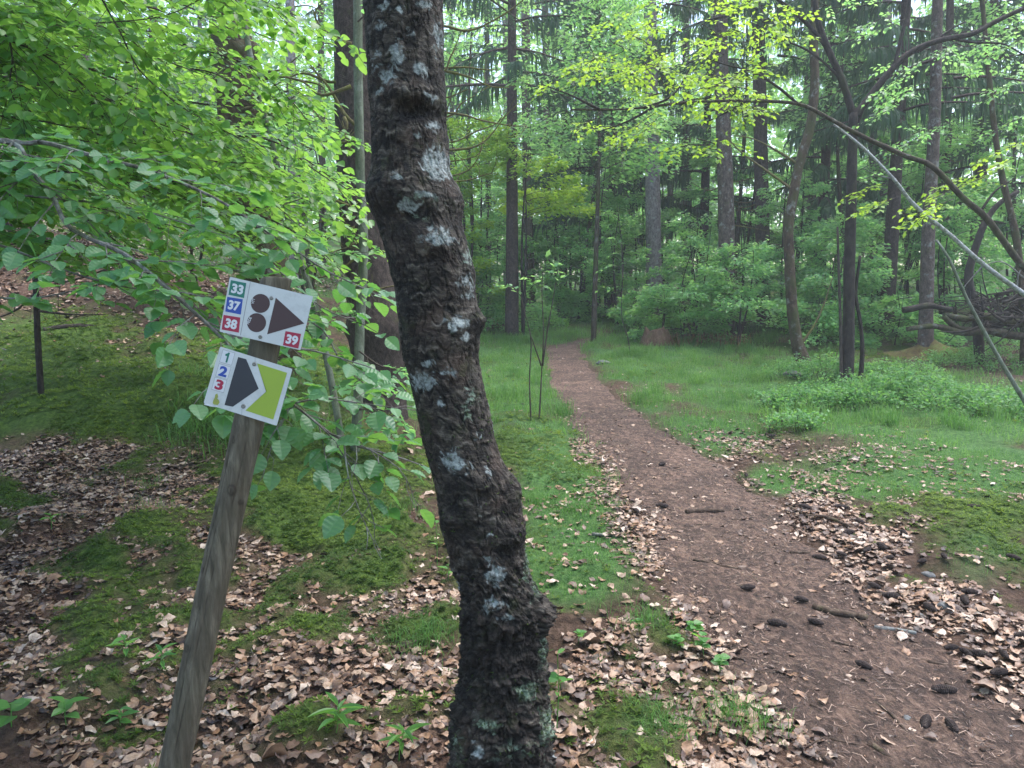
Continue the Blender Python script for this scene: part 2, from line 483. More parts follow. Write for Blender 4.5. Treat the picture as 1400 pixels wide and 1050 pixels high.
def blobs(px, py, L):
    r = np.zeros_like(px)
    for (cx, cy_, rx, ry, wt) in L:
        r = np.maximum(r, wt * np.exp(-((px - cx) / rx) ** 2 - ((py - cy_) / ry) ** 2))
    return r


LITTER = [(80, 650, 190, 60, 1), (260, 640, 80, 45, .9), (60, 850, 300, 140, 1), (330, 960, 320, 110, 1), (560, 830, 90, 70, .8), (480, 770, 70, 25, .6), (530, 980, 160, 100, .95),
          (850, 900, 80, 45, .9), (850, 980, 150, 90, 1), (980, 1000, 130, 90, 1), (820, 640, 40, 60, .75), (880, 740, 45, 60, .9), (960, 860, 55, 60, 1), (1040, 960, 70, 60, 1),
          (1010, 600, 80, 35, .6), (1120, 690, 55, 36, .6), (1200, 745, 55, 40, .7), (1290, 830, 75, 45, .68), (1400, 905, 90, 60, .72), (1180, 640, 140, 30, .35),
          (1300, 700, 130, 40, .35), (700, 720, 90, 40, .25), (880, 545, 50, 22, .45), (960, 545, 60, 15, .3), (30, 380, 200, 40, .9), (200, 330, 250, 60, .9)]
MOSS = [(280, 880, 460, 190, .43), (850, 960, 160, 120, .22), (470, 720, 130, 100, .9), (150, 560, 300, 60, 1), (30, 600, 60, 30, .6), (300, 520, 330, 60, 1), (60, 500, 160, 70, 1), (470, 700, 90, 70, 1), (430, 640, 150, 80, 1), (220, 735, 70, 35, .8), (20, 700, 70, 30, .7), (700, 620, 110, 50, .7), (1340, 720, 130, 60, .8),
        (430, 860, 120, 50, .6), (420, 1010, 90, 50, .5), (140, 770, 60, 30, .55), (560, 870, 70, 40, .5), (60, 940, 60, 40, .35), (1150, 470, 160, 25, .7), (780, 440, 140, 20, .4)]
GRASS = [(1180, 660, 110, 45, .75), (1330, 760, 90, 45, .5), (890, 545, 80, 35, .6), (1000, 610, 80, 30, .45), (980, 590, 130, 45, .75), (1080, 650, 120, 35, .6), (700, 500, 110, 110, 1), (780, 640, 90, 120, 1), (790, 780, 100, 70, .85), (900, 480, 120, 50, 1), (1050, 530, 150, 50, 1), (1250, 560, 260, 60, 1), (1300, 640, 200, 60, .9),
         (560, 540, 160, 50, .6), (900, 860, 50, 35, .5), (880, 1000, 60, 40, .4), (1010, 970, 40, 30, .4), (700, 890, 140, 40, .4), (760, 440, 200, 25, .7)]


def covers(x, y):
    P = np.stack([x, y, H(x, y)], -1)
    px, py, d = proj(P)
    n1 = fbm(x * 1.7, y * 1.7, 0, 61, 4); n2 = fbm(x * 1.4 + 9, y * 1.4, 0, 67, 4)
    li = blobs(px, py, LITTER); mo = blobs(px, py, MOSS); gr = blobs(px, py, GRASS)
    off = (d < 1.9) | (px < -80) | (px > 1480) | (d > 16)
    far = d > 16
    li = np.where(off, np.where(far, 0.45, 0.7), li); mo = np.where(off, 0.45, mo); gr = np.where(off, np.where(far, 0.5, 0.3), gr)
    pm = path_mask(x, y)
    n3 = fbm(x * 4.5, y * 4.5, 0, 63, 3)
    mo = ss(0.12, 0.8, mo + 0.75 * (n1 - 0.5) + 0.9 * (n3 - 0.5)) * (1 - pm)
    gr = ss(0.25, 0.65, gr + 0.7 * (n2 - 0.5)) * (1 - pm)
    li2 = ss(0.2, 0.6, li + 0.7 * (0.5 - n1) + 0.1)
    li2 = li2 * (1 - 0.66 * mo ** 1.3) * (1 - 0.65 * gr * (1 - 0.5 * li)) * (1 - 0.72 * pm ** 1.6)
    return li2, mo, gr, pm


def Hf(x, y):
    """terrain with its small bumps"""
    x = np.asarray(x, float); y = np.asarray(y, float)
    pm = path_mask(x, y, 0.1)
    r = np.clip(1 - (np.hypot(x, y) - 12) / 18, 0.0, 1)
    b = (0.16 + 0.12 * (x < -0.6)) * (fbm(x * 1.6, y * 1.6, 0, 71, 3) - 0.5) + 0.055 * (fbm(x * 6.5, y * 6.5, 0, 73, 3) - 0.5)
    return H(x, y) + b * (1 - 0.75 * pm) * r - 0.035 * pm


def axis(c, d0, n, lim):
    s = [0.0]; 
    k = (lim / d0) ** (1.0 / n)
    step = d0
    out = [0.0]
    g = 1.0 + 3.2 / n
    while out[-1] < lim:
        step = max(d0, d0 * g ** (max(0, len(out) - n * 0.45)))
        out.append(out[-1] + step)
    return np.array(out) + c


xs_p = axis(0.0, 0.026, 250, 105)
xs = np.concatenate([-xs_p[:0:-1], xs_p])
ys = np.concatenate([np.linspace(-30, 1.5, 30), 1.5 + axis(0, 0.026, 320, 120)[1:]])
gx, gy = np.meshgrid(xs, ys)
gz = Hf(gx, gy)
li_, mo_, gr_, pm_ = covers(gx.ravel(), gy.ravel())
# moss cushions stand up from the litter
gz = gz + (mo_ * (0.02 + 0.05 * fbm(gx.ravel() * 9, gy.ravel() * 9, 0, 77, 2))).reshape(gz.shape) * (np.hypot(gx, gy) < 14)
nx, ny = len(xs), len(ys); XL, YL = float(xs[-1]), float(ys[-1])
mb = MB()
ii = np.arange(ny - 1)[:, None] * nx + np.arange(nx - 1)[None]
mb.add(np.stack([gx, gy, gz], -1), np.stack([ii, ii + 1, ii + nx + 1, ii + nx], -1))
g = mb.build('ground', M['ground'], smooth=True, masks={'litter': li_, 'moss': mo_, 'grass': gr_})
tag(g, kind='structure')
print('ground verts', nx * ny)


def hit(px, py):
    return hit0(px, py, Hf)


# path sheet: a shallow worn strip whose edges dip under the forest floor
py_ = np.concatenate([np.linspace(0.6, 8, 240), np.linspace(8, P_END + 0.2, 120)[1:]])
a_, b_ = path_edges(py_)
tt = np.linspace(-0.22, 1.22, 70)
PX = a_[:, None] + (b_ - a_)[:, None] * tt[None]; PY = np.repeat(py_[:, None], len(tt), 1)
pmm = path_mask(PX, PY)
PZ = Hf(PX, PY) - 0.05 + 0.066 * ss(0.1, 0.75, pmm) + 0.02 * (fbm(PX * 9, PY * 9, 0, 81, 3) - 0.5) * pmm
mb = MB(); n_, k_ = PX.shape
ii = np.arange(n_ - 1)[:, None] * k_ + np.arange(k_ - 1)[None]
mb.add(np.stack([PX, PY, PZ], -1), np.stack([ii, ii + 1, ii + k_ + 1, ii + k_], -1))
tag(mb.build('path', M['path'], smooth=True), kind='structure')


def scatter(n, x0, x1, y0, y1, dens):
    x = rng.uniform(x0, x1, n); y = rng.uniform(y0, y1, n)
    li, mo, gr, pm = covers(x, y)
    k = rng.random(n) < dens(x, y, li, mo, gr, pm)
    x, y = x[k], y[k]
    # keep what the photo (or a step beside it) can see
    P = np.stack([x, y, Hf(x, y)], -1); px, py, d = proj(P)
    k = (px > -220) & (px < 1620) & (py < 1250) & (d > 1.2)
    return P[k], None


def rdir(n):
    a = rng.uniform(0, 2 * np.pi, n); return np.stack([np.cos(a), np.sin(a), np.zeros(n)], -1)


# ---- fallen leaves
def dead_leaves(name, P, size, tilt, lift, n_old):
    n = len(P); rows, us = 7, (-1, -0.5, 0, 0.5, 1)
    V, Q = leaf_grid(rows, us, 0.34, 0.0)
    S = size; T = rdir(n)
    tilt = np.where(np.arange(n) < n_old, .07, tilt * rng.uniform(.4, 1.9, n)); lift = np.where(np.arange(n) < n_old, .004, lift)
    T[:, 2] = rng.normal(0, 1, n) * tilt; T = nrm(T)
    N = nrm(np.stack([rng.normal(0, 1, n) * tilt, rng.normal(0, 1, n) * tilt, np.ones(n)], -1))
    B = nrm(np.cross(T, N)); N = np.cross(B, T)
    cu, cv, fo = rng.normal(0.0, 0.45, n), rng.normal(0.0, 0.32, n), rng.normal(0.0, 0.3, n)
    tw = rng.normal(0, 0.35, n)
    u, v = V[None, :, 0] * rng.uniform(.75, 1.15, (n, 1)), V[None, :, 1] - 0.5
    tear = np.where(rng.random((n, 1)) < .3, rng.uniform(.55, 1, (n, len(V))), rng.uniform(.9, 1.05, (n, len(V))))
    u = u * tear; v = np.clip(v, -.5, np.where(rng.random((n, 1)) < .25, rng.uniform(.0, .4, (n, 1)), .5)) + rng.normal(0, .012, (n, len(V)))
    z = cu[:, None] * u ** 2 * 1.6 + cv[:, None] * v ** 2 + fo[:, None] * np.abs(u) + tw[:, None] * u * v * 2
    z = z + rng.normal(0, 0.035, z.shape) + 0.05 * np.sin(V[None, :, 1] * 14 + rng.uniform(0, 6, (n, 1))) * np.abs(V[None, :, 0]) / .34
    X = P[:, None] + S[:, None, None] * (u[..., None] * B[:, None] + v[..., None] * T[:, None] + z[..., None] * N[:, None])
    X[..., 2] += np.maximum(0.0, P[:, None, 2] + 0.003 - X[..., 2].min(1, keepdims=True)) * 0.8 + (lift * rng.random(n))[:, None]
    mb = MB(); k = len(V)
    var = np.where(np.arange(n) < n_old, rng.uniform(.02, .42, n), np.clip(rng.beta(1.45, 1.9, n), 0, .84))
    mb.add(X.reshape(-1, 3), (np.arange(n)[:, None, None] * k + Q[None]).reshape(-1, 4), None, np.repeat(var, k))
    o = mb.build(name, M['dead'], smooth=True)
    print(name, n)
    return o


P1, _ = scatter(52000, -4.2, 4.2, 1.6, 7.5, lambda x, y, li, mo, gr, pm: li ** 1.3 * 0.95 + 0.03 + 0.05 * gr)
P2, _ = scatter(26000, -6.5, 9, 7.5, 16, lambda x, y, li, mo, gr, pm: li * 0.55 + 0.02)
P5, _ = scatter(16000, -13, -4, 8, 22, lambda x, y, li, mo, gr, pm: .7)
P6, _ = scatter(5000, -4.2, 2.5, 1.6, 7, lambda x, y, li, mo, gr, pm: .12 * (1 - pm) + .2 * li)
P7, _ = scatter(9000, -8, -0.3, 5.5, 14, lambda x, y, li, mo, gr, pm: .3 * (1 - pm) * (fbm(x * 1.5, y * 1.5, 0, 60, 3) > .5))
P8, _ = scatter(30000, -4.2, 4.2, 1.6, 8, lambda x, y, li, mo, gr, pm: li * .9 + .05)
P3, _ = scatter(6000, -0.8, 3.8, 1.6, 10, lambda x, y, li, mo, gr, pm: 0.13 * pm + 1.3 * pm * (1 - pm) * (fbm(x * 3, y * 3, 0, 59, 2) > .48))
P4, _ = scatter(26000, -2.5, 4.0, 1.6, 9, lambda x, y, li, mo, gr, pm: pm * 0.5 * (0.35 + 1.3 * (fbm(x * 2.5, y * 2.5, 0, 57, 3) > .52)) + .3 * li)
tag(dead_leaves('leaf_litter', np.concatenate([P8, P5, P7, P6, P1, P2, P3, P4]), np.concatenate([rng.uniform(.03, .07, len(P8)), rng.uniform(.06, .12, len(P5)), rng.uniform(.05, .09, len(P7)), rng.uniform(.05, .088, len(P6)), rng.uniform(.022, .068, len(P1) + len(P2) + len(P3)), rng.uniform(.008, .028, len(P4))]), 0.15, 0.016, len(P8)), 'fallen brown beech leaves strewn over the forest floor', 'fallen leaves', kind='stuff')

# ---- needles and crumbs on the path
P, _ = scatter(60000, -0.6, 4.0, 1.6, 9.0, lambda x, y, li, mo, gr, pm: pm * 0.8 + 0.02 * li)
n = len(P); a, b = path_edges(P[:, 1])
T = rdir(n); L = rng.uniform(0.012, 0.04, n)[:, None]; W = np.cross(T, UP) * rng.uniform(0.0008, 0.0016, n)[:, None]
Z = np.zeros((n, 3)); Z[:, 2] = rng.uniform(0.012, 0.026, n)
T[:, 2] = rng.normal(0, 0.12, n)
Q4 = np.stack([P + Z - W, P + Z + W, P + Z + W + T * L, P + Z - W + T * L], 1)
mb = MB(); mb.add(Q4.reshape(-1, 3), np.arange(n * 4).reshape(-1, 4), None, np.repeat(rng.random(n), 4))
Pc, _ = scatter(42000, -0.8, 4.0, 1.6, 8.5, lambda x, y, li, mo, gr, pm: (pm * 0.75 + 0.2 * li) * (0.25 + 1.2 * ss(.42, .6, fbm(x * 3, y * 3, 0, 58, 3))))
n = len(Pc); T = rdir(n); T[:, 2] = rng.normal(0, .25, n); T = nrm(T); Lc = rng.uniform(.004, .017, n); B_ = nrm(np.cross(T, UP)) * rng.uniform(.25, .6, (n, 1)); q0 = Pc + UP * rng.uniform(.012, .024, n)[:, None]
h_ = UP * rng.uniform(.1, .35, (n, 1))
Xc = np.stack([q0 - T * Lc[:, None] * .5, q0 + B_ * Lc[:, None] * .5, q0 + T * Lc[:, None] * .5, q0 - B_ * Lc[:, None] * .5, q0 + h_ * Lc[:, None]], 1)
b_ = np.arange(n)[:, None, None] * 5
mb.add(Xc.reshape(-1, 3), None, (b_ + np.array([[0, 1, 4], [1, 2, 4], [2, 3, 4], [3, 0, 4]])[None]).reshape(-1, 3), np.repeat(np.clip(rng.beta(.8, 1.6, n), 0, 1), 5))
tag(mb.build('needle_litter', M['dry_needle']), 'brown spruce needles covering the trodden path', 'needles', kind='stuff')


# ---- grass: short fine blades
def blades(mb, P, hl, lean, width, var):
    n = len(P); A = rdir(n); h = rng.uniform(*hl, n); le = np.abs(rng.normal(lean, lean * 0.5, n))
    W = np.cross(A, UP) * (rng.uniform(0.7, 1.2, n) * width)[:, None]
    m = P + A * (h * le * 0.35)[:, None] + UP * (h * 0.6)[:, None]
    t = P + A * (h * le)[:, None] + UP * (h * (1 - 0.35 * le))[:, None]
    X = np.stack([P - W, P + W, m + W * 0.75, m - W * 0.75, t], 1)
    b = np.arange(n)[:, None] * 5
    mb.add(X.reshape(-1, 3), b + np.array([[0, 1, 2, 3]]), b + np.array([[3, 2, 4]]), np.repeat(var, 5))


mb = MB()
P, _ = scatter(100000, -2.5, 4.5, 1.8, 7, lambda x, y, li, mo, gr, pm: gr * (0.75 + 0.25 * (fbm(x * 5, y * 5, 0, 91, 2) > 0.5)) * (1 - 0.8 * pm))
blades(mb, P, (0.02, 0.065), 0.75, 0.0011, np.clip(rng.normal(0.45, 0.22, len(P)), 0, 1))
P, _ = scatter(150000, -5, 10, 7, 19, lambda x, y, li, mo, gr, pm: gr * (1 - 0.9 * pm) * ss(.3, .6, fbm(x * 2.2, y * 2.2, 0, 97, 3)))
blades(mb, P, (0.03, 0.15), 0.8, 0.0025, np.clip(rng.normal(0.5, 0.2, len(P)) + 1.3 * (fbm(P[:, 0] * .9, P[:, 1] * .9, 0, 98, 3) - .5), 0, 1))
P, _ = scatter(60000, -9, 15, 16, 32, lambda x, y, li, mo, gr, pm: 0.5 * gr + 0.1)
blades(mb, P, (0.06, 0.2), 0.8, 0.006, np.clip(rng.normal(0.5, 0.22, len(P)), 0, 1))
# thicker tussocks
for (tx, ty, nb) in [(575, 885, 260), (690, 545, 200), (1010, 985, 240), (905, 1000, 220), (880, 855, 160), (790, 700, 220), (735, 690, 220), (560, 700, 120), (300, 590, 500), (350, 600, 400), (260, 585, 300), (420, 600, 300),
                     (868, 487, 500), (700, 470, 300), (940, 470, 300)]:
    c = hit(tx, ty); q = c + rng.normal(0, 0.07 if ty > 600 else 0.16, (nb, 3)) * [1, 1, 0]; q[:, 2] = Hf(q[:, 0], q[:, 1])
    blades(mb, q, (0.05, 0.12) if ty > 610 else (0.1, 0.26), 0.8, 0.0013 if ty > 610 else 0.003, np.clip(rng.normal(0.35, 0.15, nb), 0, 1))
Pt, _ = scatter(900, -4, 9, 4.5, 18, lambda x, y, li, mo, gr, pm: (1 - pm) * (.25 + .4 * gr))
for c in Pt[:260]:
    nb = int(rng.uniform(25, 110)); q = c + rng.normal(0, rng.uniform(.04, .14), (nb, 3)) * [1, 1, 0]; q[:, 2] = Hf(q[:, 0], q[:, 1]); far_ = c[1] > 8
    blades(mb, q, (.05, .16) if not far_ else (.08, .28), .75, .0013 if not far_ else .003, np.clip(rng.normal(rng.uniform(.2, .85), .15, nb), 0, 1))
tag(mb.build('grass', M['grass']), 'short fine woodland grass beside the path', 'grass', kind='stuff')


# ---- moss sprigs
def sprigs(mb, P, s, nb=6):
    n = len(P); S = rng.uniform(*s, n)
    a = rng.uniform(0, 2 * np.pi, (n, 1)) + np.arange(nb)[None] * 2 * np.pi / nb + rng.normal(0, 0.3, (n, nb))
    el = rng.uniform(0.15, 0.95, (n, nb))
    D = np.stack([np.cos(a) * np.cos(el), np.sin(a) * np.cos(el), np.sin(el)], -1)
    Wd = np.stack([-np.sin(a), np.cos(a), np.zeros_like(a)], -1) * 0.16
    base = np.broadcast_to(P[:, None] + UP * 0.35 * S[:, None, None] * rng.random((n, 1, 1)), (n, nb, 3))
    Sx = S[:, None, None]
    X = np.stack([base, base + (D * 0.5 + Wd) * Sx, base + D * Sx - UP * 0.1 * Sx, base + (D * 0.5 - Wd) * Sx], 2)
    var = np.clip(rng.normal(0.45, 0.2, (n, 1)) + 1.7 * (fbm(P[:, 0] * 2, P[:, 1] * 2, 0, 95, 3)[:, None] - 0.5), 0, 1)
    mb.add(X.reshape(-1, 3), np.arange(n * nb * 4).reshape(-1, 4), None, np.repeat(np.repeat(var, nb, 1).ravel(), 4))


def moss_z(P):
    li, mo, gr, pm = covers(P[:, 0], P[:, 1])
    P = P.copy(); P[:, 2] += mo * (0.02 + 0.05 * fbm(P[:, 0] * 9, P[:, 1] * 9, 0, 77, 2)) * (np.hypot(P[:, 0], P[:, 1]) < 14)
    return P


mb = MB()
P, _ = scatter(90000, -4.2, 4.2, 1.6, 7, lambda x, y, li, mo, gr, pm: mo * 0.9)
sprigs(mb, moss_z(P), (0.012, 0.03))
P, _ = scatter(50000, -7, 9, 7, 15, lambda x, y, li, mo, gr, pm: mo * 0.75)
sprigs(mb, moss_z(P), (0.025, 0.06))
tag(mb.build('moss_undergrowth', M['moss']), 'cushions of bright green moss on the forest floor', 'moss', kind='stuff')

# ------------------------------------------------------------------ the big leaning tree trunk
EDGE = [(-330, 486, 592), (-150, 491, 598), (-60, 494, 601), (0, 497, 604), (40, 500, 606), (80, 502, 606), (120, 504, 609), (160, 508, 610), (200, 509, 613), (235, 508, 615), (256, 504, 624), (280, 508, 629), (310, 517, 633),
        (340, 527, 641), (370, 534, 650), (400, 541, 651), (440, 549, 655), (458, 548, 656), (490, 550, 654), (520, 560, 660), (560, 570, 668), (600, 578, 676), (630, 586, 685), (660, 594, 704), (700, 602, 713),
        (720, 603, 715), (750, 613, 718), (780, 622, 724), (800, 629, 731), (830, 632, 744), (850, 634, 743), (900, 631, 744), (930, 631, 747), (960, 625, 750), (1000, 618, 752), (1050, 614, 754), (1120, 606, 764), (1200, 590, 784)]
E = np.array(EDGE, float); DT = 2.12
yy = np.arange(-330, 1200, 1.35)
le = np.interp(yy, E[:, 0], E[:, 1]); re = np.interp(yy, E[:, 0], E[:, 2])
ker = np.ones(9) / 9
le = np.convolve(np.pad(le, 4, 'edge'), ker, 'valid'); re = np.convolve(np.pad(re, 4, 'edge'), ker, 'valid')
NS = 380; th = np.linspace(0, 2 * np.pi, NS, endpoint=False)
C = unproj((le + re) / 2, yy, np.full(len(yy), DT)); Rr = (re - le) / 2 * DT / F
T_, Y_ = np.meshgrid(th, yy)
front = np.cos(T_)                                   # 1 faces the camera
pxv = ((le + re) / 2)[:, None] + (re - le)[:, None] / 2 * np.sin(T_)
arc = T_ * 0.125; zz = -Y_ * DT / F
cxn, cyn = np.sin(T_), np.cos(T_)
wx = 0.35 * (fbm(cxn * 6, cyn * 6, zz * 22, 201, 3) - 0.5); wz = 0.05 * (fbm(cxn * 5, cyn * 5, zz * 18, 203, 3) - 0.5)
angw = T_ + wx; cxw, cyw, zw = np.sin(angw), np.cos(angw), zz + wz
k1 = fbm(cxn * 2.4, cyn * 2.4, zz * 5, 101, 4)       # broad lumps
strip = fbm(cxw * 3.2, cyw * 3.2, zw * 120, 105, 5)       # peeling horizontal bands
plate = fbm(cxw * 5, cyw * 5, zw * 75, 109, 5)
crack = ss(0.86, 0.99, 1 - np.abs(2 * fbm(cxw * 8, cyw * 8, zw * 13, 108, 3) - 1))
fine = fbm(cxw * 16, cyw * 16, zw * 170, 113, 3)
up_rough = ss(640, 860, Y_)                          # crusty, moss-covered foot
crust = fbm(cxn * 8, cyn * 8, zz * 50, 117, 5)
disp = 0.011 * (k1 - 0.5) + 0.004 * (strip - 0.5) + 0.006 * (plate - 0.5) + 0.005 * (fine - 0.5) - 0.004 * crack
disp = disp + up_rough * (0.040 * (crust - 0.5) + 0.014 * (fine - 0.5))
# knots: (x, y, rx, ry, height) in photo pixels on the visible side; negative is a hollow
KN = [(573, 168, 22, 12, -0.024), (570, 146, 34, 13, 0.016), (520, 268, 26, 20, 0.012), (636, 272, 16, 20, 0.014), (600, 345, 24, 26, 0.012), (598, 362, 20, 12, -0.014), (566, 276, 34, 18, 0.008), (652, 438, 12, 14, 0.020),
      (628, 452, 16, 12, 0.010), (560, 432, 18, 22, 0.010), (655, 655, 22, 20, 0.018), (660, 672, 14, 9, -0.012), (702, 665, 14, 24, 0.014), (698, 726, 16, 15, 0.024), (622, 705, 14, 14, 0.016), (640, 722, 18, 10, -0.008),
      (742, 838, 12, 18, 0.022), (715, 835, 26, 20, 0.014), (672, 838, 26, 16, 0.008), (664, 705, 20, 12, -0.006), (610, 470, 40, 10, 0.006), (560, 310, 30, 14, -0.012), (600, 305, 34, 12, -0.006), (690, 915, 40, 30, 0.008),
      (640, 980, 30, 30, 0.012), (720, 990, 40, 30, 0.014), (530, 190, 20, 30, 0.004)]
for (kx, ky, rx, ry, hh) in KN:
    wgt = np.exp(-((pxv - kx) / rx) ** 2 - ((Y_ - ky) / ry) ** 2) * (front > -0.1)
    disp = disp + hh * wgt * (0.6 + 0.8 * crust)
V = C[:, None] + (Rr[:, None] + disp)[..., None] * (np.sin(T_)[..., None] * RGT - np.cos(T_)[..., None] * FWD)
LI = [(533, 32, 8, 7, .7), (585, 26, 10, 5, .8), (557, 37, 6, 8, .7), (550, 95, 9, 14, 1), (581, 112, 9, 9, 1), (601, 60, 6, 22, .7), (597, 183, 7, 10, .8), (602, 236, 15, 20, 1.3), (588, 280, 12, 4, .9),
      (567, 295, 14, 7, .9), (602, 335, 18, 12, .9), (640, 352, 5, 12, .8), (541, 122, 14, 12, .6), (567, 65, 6, 6, .5), (550, 255, 8, 6, .6), (527, 55, 7, 5, .5), (526, 141, 6, 7, .5), (626, 447, 12, 8, 1.1), (638, 464, 5, 6, .9),
      (590, 499, 8, 4, .9), (582, 521, 16, 11, 1.1), (621, 511, 10, 6, .6), (607, 547, 5, 10, .6), (625, 627, 15, 12, 1.2), (646, 543, 6, 12, .6), (672, 722, 4, 4, .6), (680, 774, 12, 10, 1.2), (672, 753, 7, 4, .7), (680, 808, 11, 8, .8),
      (692, 827, 8, 6, .8), (667, 817, 6, 7, .8), (658, 995, 6, 9, .7), (655, 593, 8, 8, .5), (575, 200, 10, 8, .4), (560, 560, 8, 6, .4), (640, 395, 12, 14, .55), (545, 20, 10, 6, .4), (590, 150, 8, 8, .5), (655, 690, 6, 6, .4),
      (668, 640, 4, 12, .5), (520, 100, 7, 14, .35)]
GL = [(718, 925, 15, 12, 1.1), (667, 963, 16, 8, .9), (742, 980, 10, 30, 1), (739, 880, 6, 25, .7), (730, 800, 7, 14, .7), (722, 760, 7, 30, 1), (640, 560, 10, 20, .5), (648, 545, 8, 18, .7), (580, 285, 26, 8, .5), (640, 350, 10, 18, .6),
      (700, 1000, 30, 14, .5), (630, 1000, 14, 30, .4), (575, 310, 20, 6, .4)]
lich = np.zeros_like(pxv); glich = np.zeros_like(pxv)
brk = fbm(cxw * 6, cyw * 6, zw * 120, 121, 5) - 0.5
for (kx, ky, rx, ry, wt) in LI:
    rx, ry = rx * 1.2, ry * 1.15; lich = np.maximum(lich, wt * np.exp(-(((pxv - kx) / rx) ** 2 + ((Y_ - ky) / ry) ** 2) ** 1.5) * (front > 0))
for (kx, ky, rx, ry, wt) in GL:
    glich = np.maximum(glich, wt * np.exp(-((pxv - kx) / rx) ** 2 - ((Y_ - ky) / ry) ** 2) * (front > -0.2))
back = fbm(cxn * 2.5, cyn * 2.5, zz * 14, 125, 3)
lich = np.where(front > 0, lich, ss(0.62, 0.7, back))
lich = ss(0.34, 0.78, lich + 2.0 * brk * (lich > 0.04))
glich = ss(0.3, 0.7, glich + 1.4 * brk * (glich > 0.05))
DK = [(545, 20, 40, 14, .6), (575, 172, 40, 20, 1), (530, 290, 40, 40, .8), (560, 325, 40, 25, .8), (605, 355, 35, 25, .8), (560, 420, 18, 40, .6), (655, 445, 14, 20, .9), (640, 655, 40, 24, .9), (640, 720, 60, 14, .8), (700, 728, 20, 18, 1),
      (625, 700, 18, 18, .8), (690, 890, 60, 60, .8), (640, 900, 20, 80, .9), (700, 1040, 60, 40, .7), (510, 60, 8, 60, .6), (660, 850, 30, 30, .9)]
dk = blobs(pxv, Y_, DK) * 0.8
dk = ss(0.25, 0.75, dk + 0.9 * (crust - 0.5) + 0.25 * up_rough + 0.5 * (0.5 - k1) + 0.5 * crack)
ng, ns = V.shape[:2]
i = np.arange(ng - 1)[:, None]; j = np.arange(ns)[None]; k = (j + 1) % ns
mb = MB(); base = C[-1]
mb.add(V, np.stack([i * ns + j, (i + 1) * ns + j, (i + 1) * ns + k, i * ns + k], -1), None, np.clip(0.5 + (strip - 0.5) * 0.9 + (plate - 0.5) * 0.6, 0, 1).ravel())


def trunk_mat():
    m, nt, p = node_mat('old_crusty_bark'); n = NT(nt)
    v = n.attr('var'); vec = n.coord(1, 1, 5.0)
    a = n.noise(vec, 22, 6, 0.75, 0.4)
    f = n.math('ADD', n.math('MULTIPLY', v, 0.55), n.math('MULTIPLY', a, 0.45))
    c = n.ramp(f, [(0.36, (0.009, 0.007, 0.006)), (0.48, (0.027, 0.021, 0.017)), (0.57, (0.068, 0.054, 0.043)), (0.68, (0.17, 0.145, 0.12))])
    warm = n.noise(n.coord(), 9, 4, 0.6)
    c = n.mix(n.math('MULTIPLY', n.g(warm, 0.52, 0.66), 0.55), c, n.mix(0.6, c, (0.11, 0.066, 0.048)))
    mo = n.noise(n.coord(), 13, 5, 0.7)
    c = n.mix(n.math('MULTIPLY', n.g(mo, 0.56, 0.68), 0.55), c, (0.05, 0.058, 0.02))
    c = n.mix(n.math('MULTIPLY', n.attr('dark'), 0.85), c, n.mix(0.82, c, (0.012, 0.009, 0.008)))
    spk = n.noise(n.coord(1, 1, 2), 85, 3, 0.7)
    c = n.mix(n.math('MULTIPLY', n.g(spk, 0.63, 0.74), 0.35), c, (0.19, 0.185, 0.165))
    ln = n.noise(n.coord(), 70, 4, 0.7)
    c = n.mix(n.math('MULTIPLY', n.attr('lichen'), n.g(ln, 0.25, 0.5)), c, n.ramp(ln, [(0.35, (0.15, 0.17, 0.16)), (0.65, (0.40, 0.43, 0.42))]))
    c = n.mix(n.math('MULTIPLY', n.attr('green'), n.g(ln, 0.36, 0.56)), c, n.ramp(ln, [(0.4, (0.09, 0.13, 0.07)), (0.65, (0.26, 0.33, 0.25))]))
    n.link(c, p.inputs['Base Color']); p.inputs['Roughness'].default_value = 0.72; p.inputs['Specular IOR Level'].default_value = 0.3
    n.bump(n.math('ADD', a, n.math('MULTIPLY', n.noise(n.coord(1, 1, 2.5), 120, 4, 0.75), 0.8)), p, 0.006)
    return m


tree = thing('birch_tree', (base[0], base[1], 0), 'thick leaning trunk with dark crusty bark and pale lichen patches beside the signpost', 'tree')
M['trunk'] = trunk_mat()
mb.build('trunk', M['trunk'], tree, smooth=True, loc=tree.location,
         masks={'lichen': lich.ravel(), 'green': glich.ravel(), 'dark': dk.ravel()})
# moss tufts hanging on the shaded edge and round the foot
mb = MB()
idx = np.flatnonzero((rng.random(V.shape[:2]).ravel() < 0.0028 + 0.02 * (glich.ravel() > 0.5)) & (Y_.ravel() > 560) & (Y_.ravel() < 1150))
q = V.reshape(-1, 3)[idx]
nn = (np.sin(T_)[..., None] * RGT - np.cos(T_)[..., None] * FWD).reshape(-1, 3)[idx]
for rep in range(3):
    d = nrm(nn + rng.normal(0, 0.6, q.shape) - UP * 0.3); s = rng.uniform(0.004, 0.012, len(q))[:, None]
    wv = nrm(np.cross(d, rng.normal(0, 1, q.shape))) * 0.0011
    X = np.stack([q - wv, q + wv, q + d * s], 1)
    mb.add(X.reshape(-1, 3), None, np.arange(len(q) * 3).reshape(-1, 3), np.repeat(np.clip(rng.normal(0.3, 0.2, len(q)), 0, 1), 3))
mb.build('moss_tuft', M['moss'], tree, loc=tree.location)

